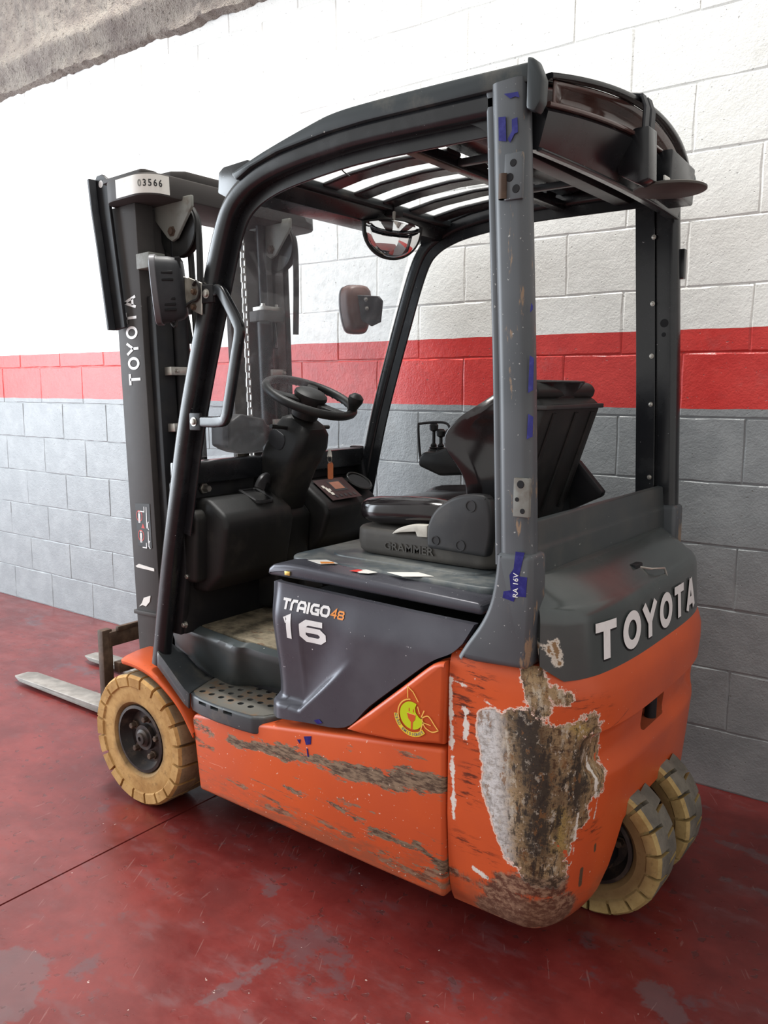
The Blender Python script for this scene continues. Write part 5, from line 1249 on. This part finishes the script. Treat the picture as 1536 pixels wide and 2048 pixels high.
glyphs([([(.62, 0), (.62, 1.0), (.05, .35), (.85, .35)], 0)], .20, side_map(-.836, .787, .0235, .024, .2), b, step=.1)
glyphs([([(1.15, .88), (1.75, .88), (1.85, .70), (1.75, .5), (1.2, .5), (1.05, .3), (1.15, .1), (1.8, .1), (1.9, .3), (1.75, .5), (1.15, .5), (1.05, .7)], 1)], .20, side_map(-.836, .787, .0235, .024, .2), b, step=.1)
b.build('model_suffix', 'orangedecal', side_cover)
# --- green plug emblem on the corner cover
ye = .5228
def emb(pts, y, mat, name='emblem_piece', parent=corner_cover):
    b = B(); b.prism(pts, y - .0006, y, 'y'); return b.build(name, mat, parent)
ex, ez = -1.118, .585
def E(p, q): return (ex - p, ez + q)      # p to the rear, q up
disc = arc(0, 0, .036, .036, 62, 62 + 288, 40)
bite = [(.034, -.004), (.024, .004), (.016, .012), (.014, .022), (.017, .032)]
circ_pts = [E(*p) for p in arc(0, 0, .036, .036, 66, 350, 44)] + [E(.022, .000), E(.012, .010), E(.010, .022)]
emb(circ_pts, ye + .0010, 'lime', 'emblem_disc')
emb([E(-.014, .004), E(.012, .004), E(.011, -.008), E(.004, -.017), E(.003, -.036), E(-.002, -.036), E(-.002, -.017), E(-.010, -.009)], ye + .0014, 'orange', 'emblem_plug')
emb([E(-.009, .010), E(-.006, .010), E(-.0065, .019), E(-.0085, .019)], ye + .0014, 'orange', 'emblem_eye'); emb([E(.004, .010), E(.007, .010), E(.0065, .018), E(.0045, .018)], ye + .0014, 'orange', 'emblem_eye')
b = B()
def line(b, pts, w, y=ye + .0012):
    for q in ribbon(pts, w): b.poly3([(p[0], y, p[1]) for p in q])
line(b, [E(*p) for p in arc(0, 0, .042, .042, 95, 205, 20)], .0035)
line(b, [E(*p) for p in [(-.012, .044), (-.013, .074), (.004, .063), (.020, .040)]], .0028)
line(b, [E(*p) for p in cr([(.030, .000), (.050, .010), (.070, -.010), (.080, -.020)], 5)], .003); line(b, [E(*p) for p in cr([(.080, -.020), (.062, -.028), (.042, -.022), (.034, -.010)], 5)], .003)
line(b, [E(.034, -.010), E(.058, -.012)], .0025); line(b, [E(.024, -.042), E(.034, -.012), E(.030, .004), E(.038, .022)], .003); line(b, [E(.018, .028), E(.024, .010)], .0028)
line(b, [E(-.014, .005), E(.013, .004)], .002, ye + .0017)
b.build('emblem_outline', 'yellow2', corner_cover)
b = B()
for q in ribbon([E(*p) for p in arc(0, .0, .049, .049, 185, 318, 30)], .012): b.poly3([(p[0], ye + .0008, p[1]) for p in q])
bn = b.build('emblem_banner', 'yellow', corner_cover)
msg = 'CERO EMISIONES'
for i, ch in enumerate(msg):
    if ch == ' ': continue
    a = radians(190 + i * 9.3); cxx, czz = E(.049 * cos(a), .049 * sin(a)); tx = (-1 * -sin(a) * -1) # tangent
    text_obj('banner_letter', ch, .0105, frame((cxx, ye + .0012, czz), (sin(a), 0, cos(a)), (cos(a), 0, -sin(a))), 'olive', bn, .0002, .0002)
# scraps of blue tape on the chassis side
def btape(pts, y=.5125):
    b = B(); b.prism(pts, y, y + .0009, 'y'); b.build('tape_scrap', 'blue', chassis)
btape([(-.742, .428), (-.770, .436), (-.768, .412), (-.75, .405)]); btape([(-.716, .412), (-.730, .416), (-.726, .402)]); btape([(-.752, .395), (-.756, .396), (-.760, .372), (-.755, .372)])
b = B(); b.prism([(-.782, .486), (-.800, .494), (-.812, .486), (-.795, .478)], .5135, .5145, 'y'); b.build('tape_scrap', 'blue', side_cover)

# ------------------------------------------------------------------ key with its tag
key = bpy.data.objects.new('ignition_key', None); COL.objects.link(key); key.location = (-.40, -.06, 1.19)
tag(key, 'ignition key with an orange plastic tag hanging beside the steering column', 'key')
ex_, ey_ = RT.copy(), Vector((-.04, 0, 1)).normalized()
KO = Vector((-.345, -.075, 1.150)); key.location = KO
Mk = frame((0, -.004, -.040), (-.80, -.60, 0), (.06, 0, 1))
b = B(); b.prism([(-.010, -.026), (-.006, -.031), (.006, -.031), (.010, -.026), (.010, .022), (.004, .032), (-.004, .032), (-.010, .022)], -.0018, .0018, 'z', .0008, 1, Mk); b.build('key_tag', 'tag', key)
b = B(); b.sweep([tuple(Vector((.006 * cos(2 * pi * k / 16), .004 * cos(2 * pi * k / 16), .012 * sin(2 * pi * k / 16)))) for k in range(16)], circ(.0016, 6), (0, 1, 0), True); b.build('key_ring', 'steel', key)
b = B(); b.prism([(-.009, .008), (.009, .008), (.007, .024), (.003, .036), (-.003, .036), (-.007, .024)], -.0015, .0015, 'z', .0005, 1, frame((0, 0, 0), (-.8, -.6, 0), (.3, 0, 1))); b.build('key_bow', 'steel', key)
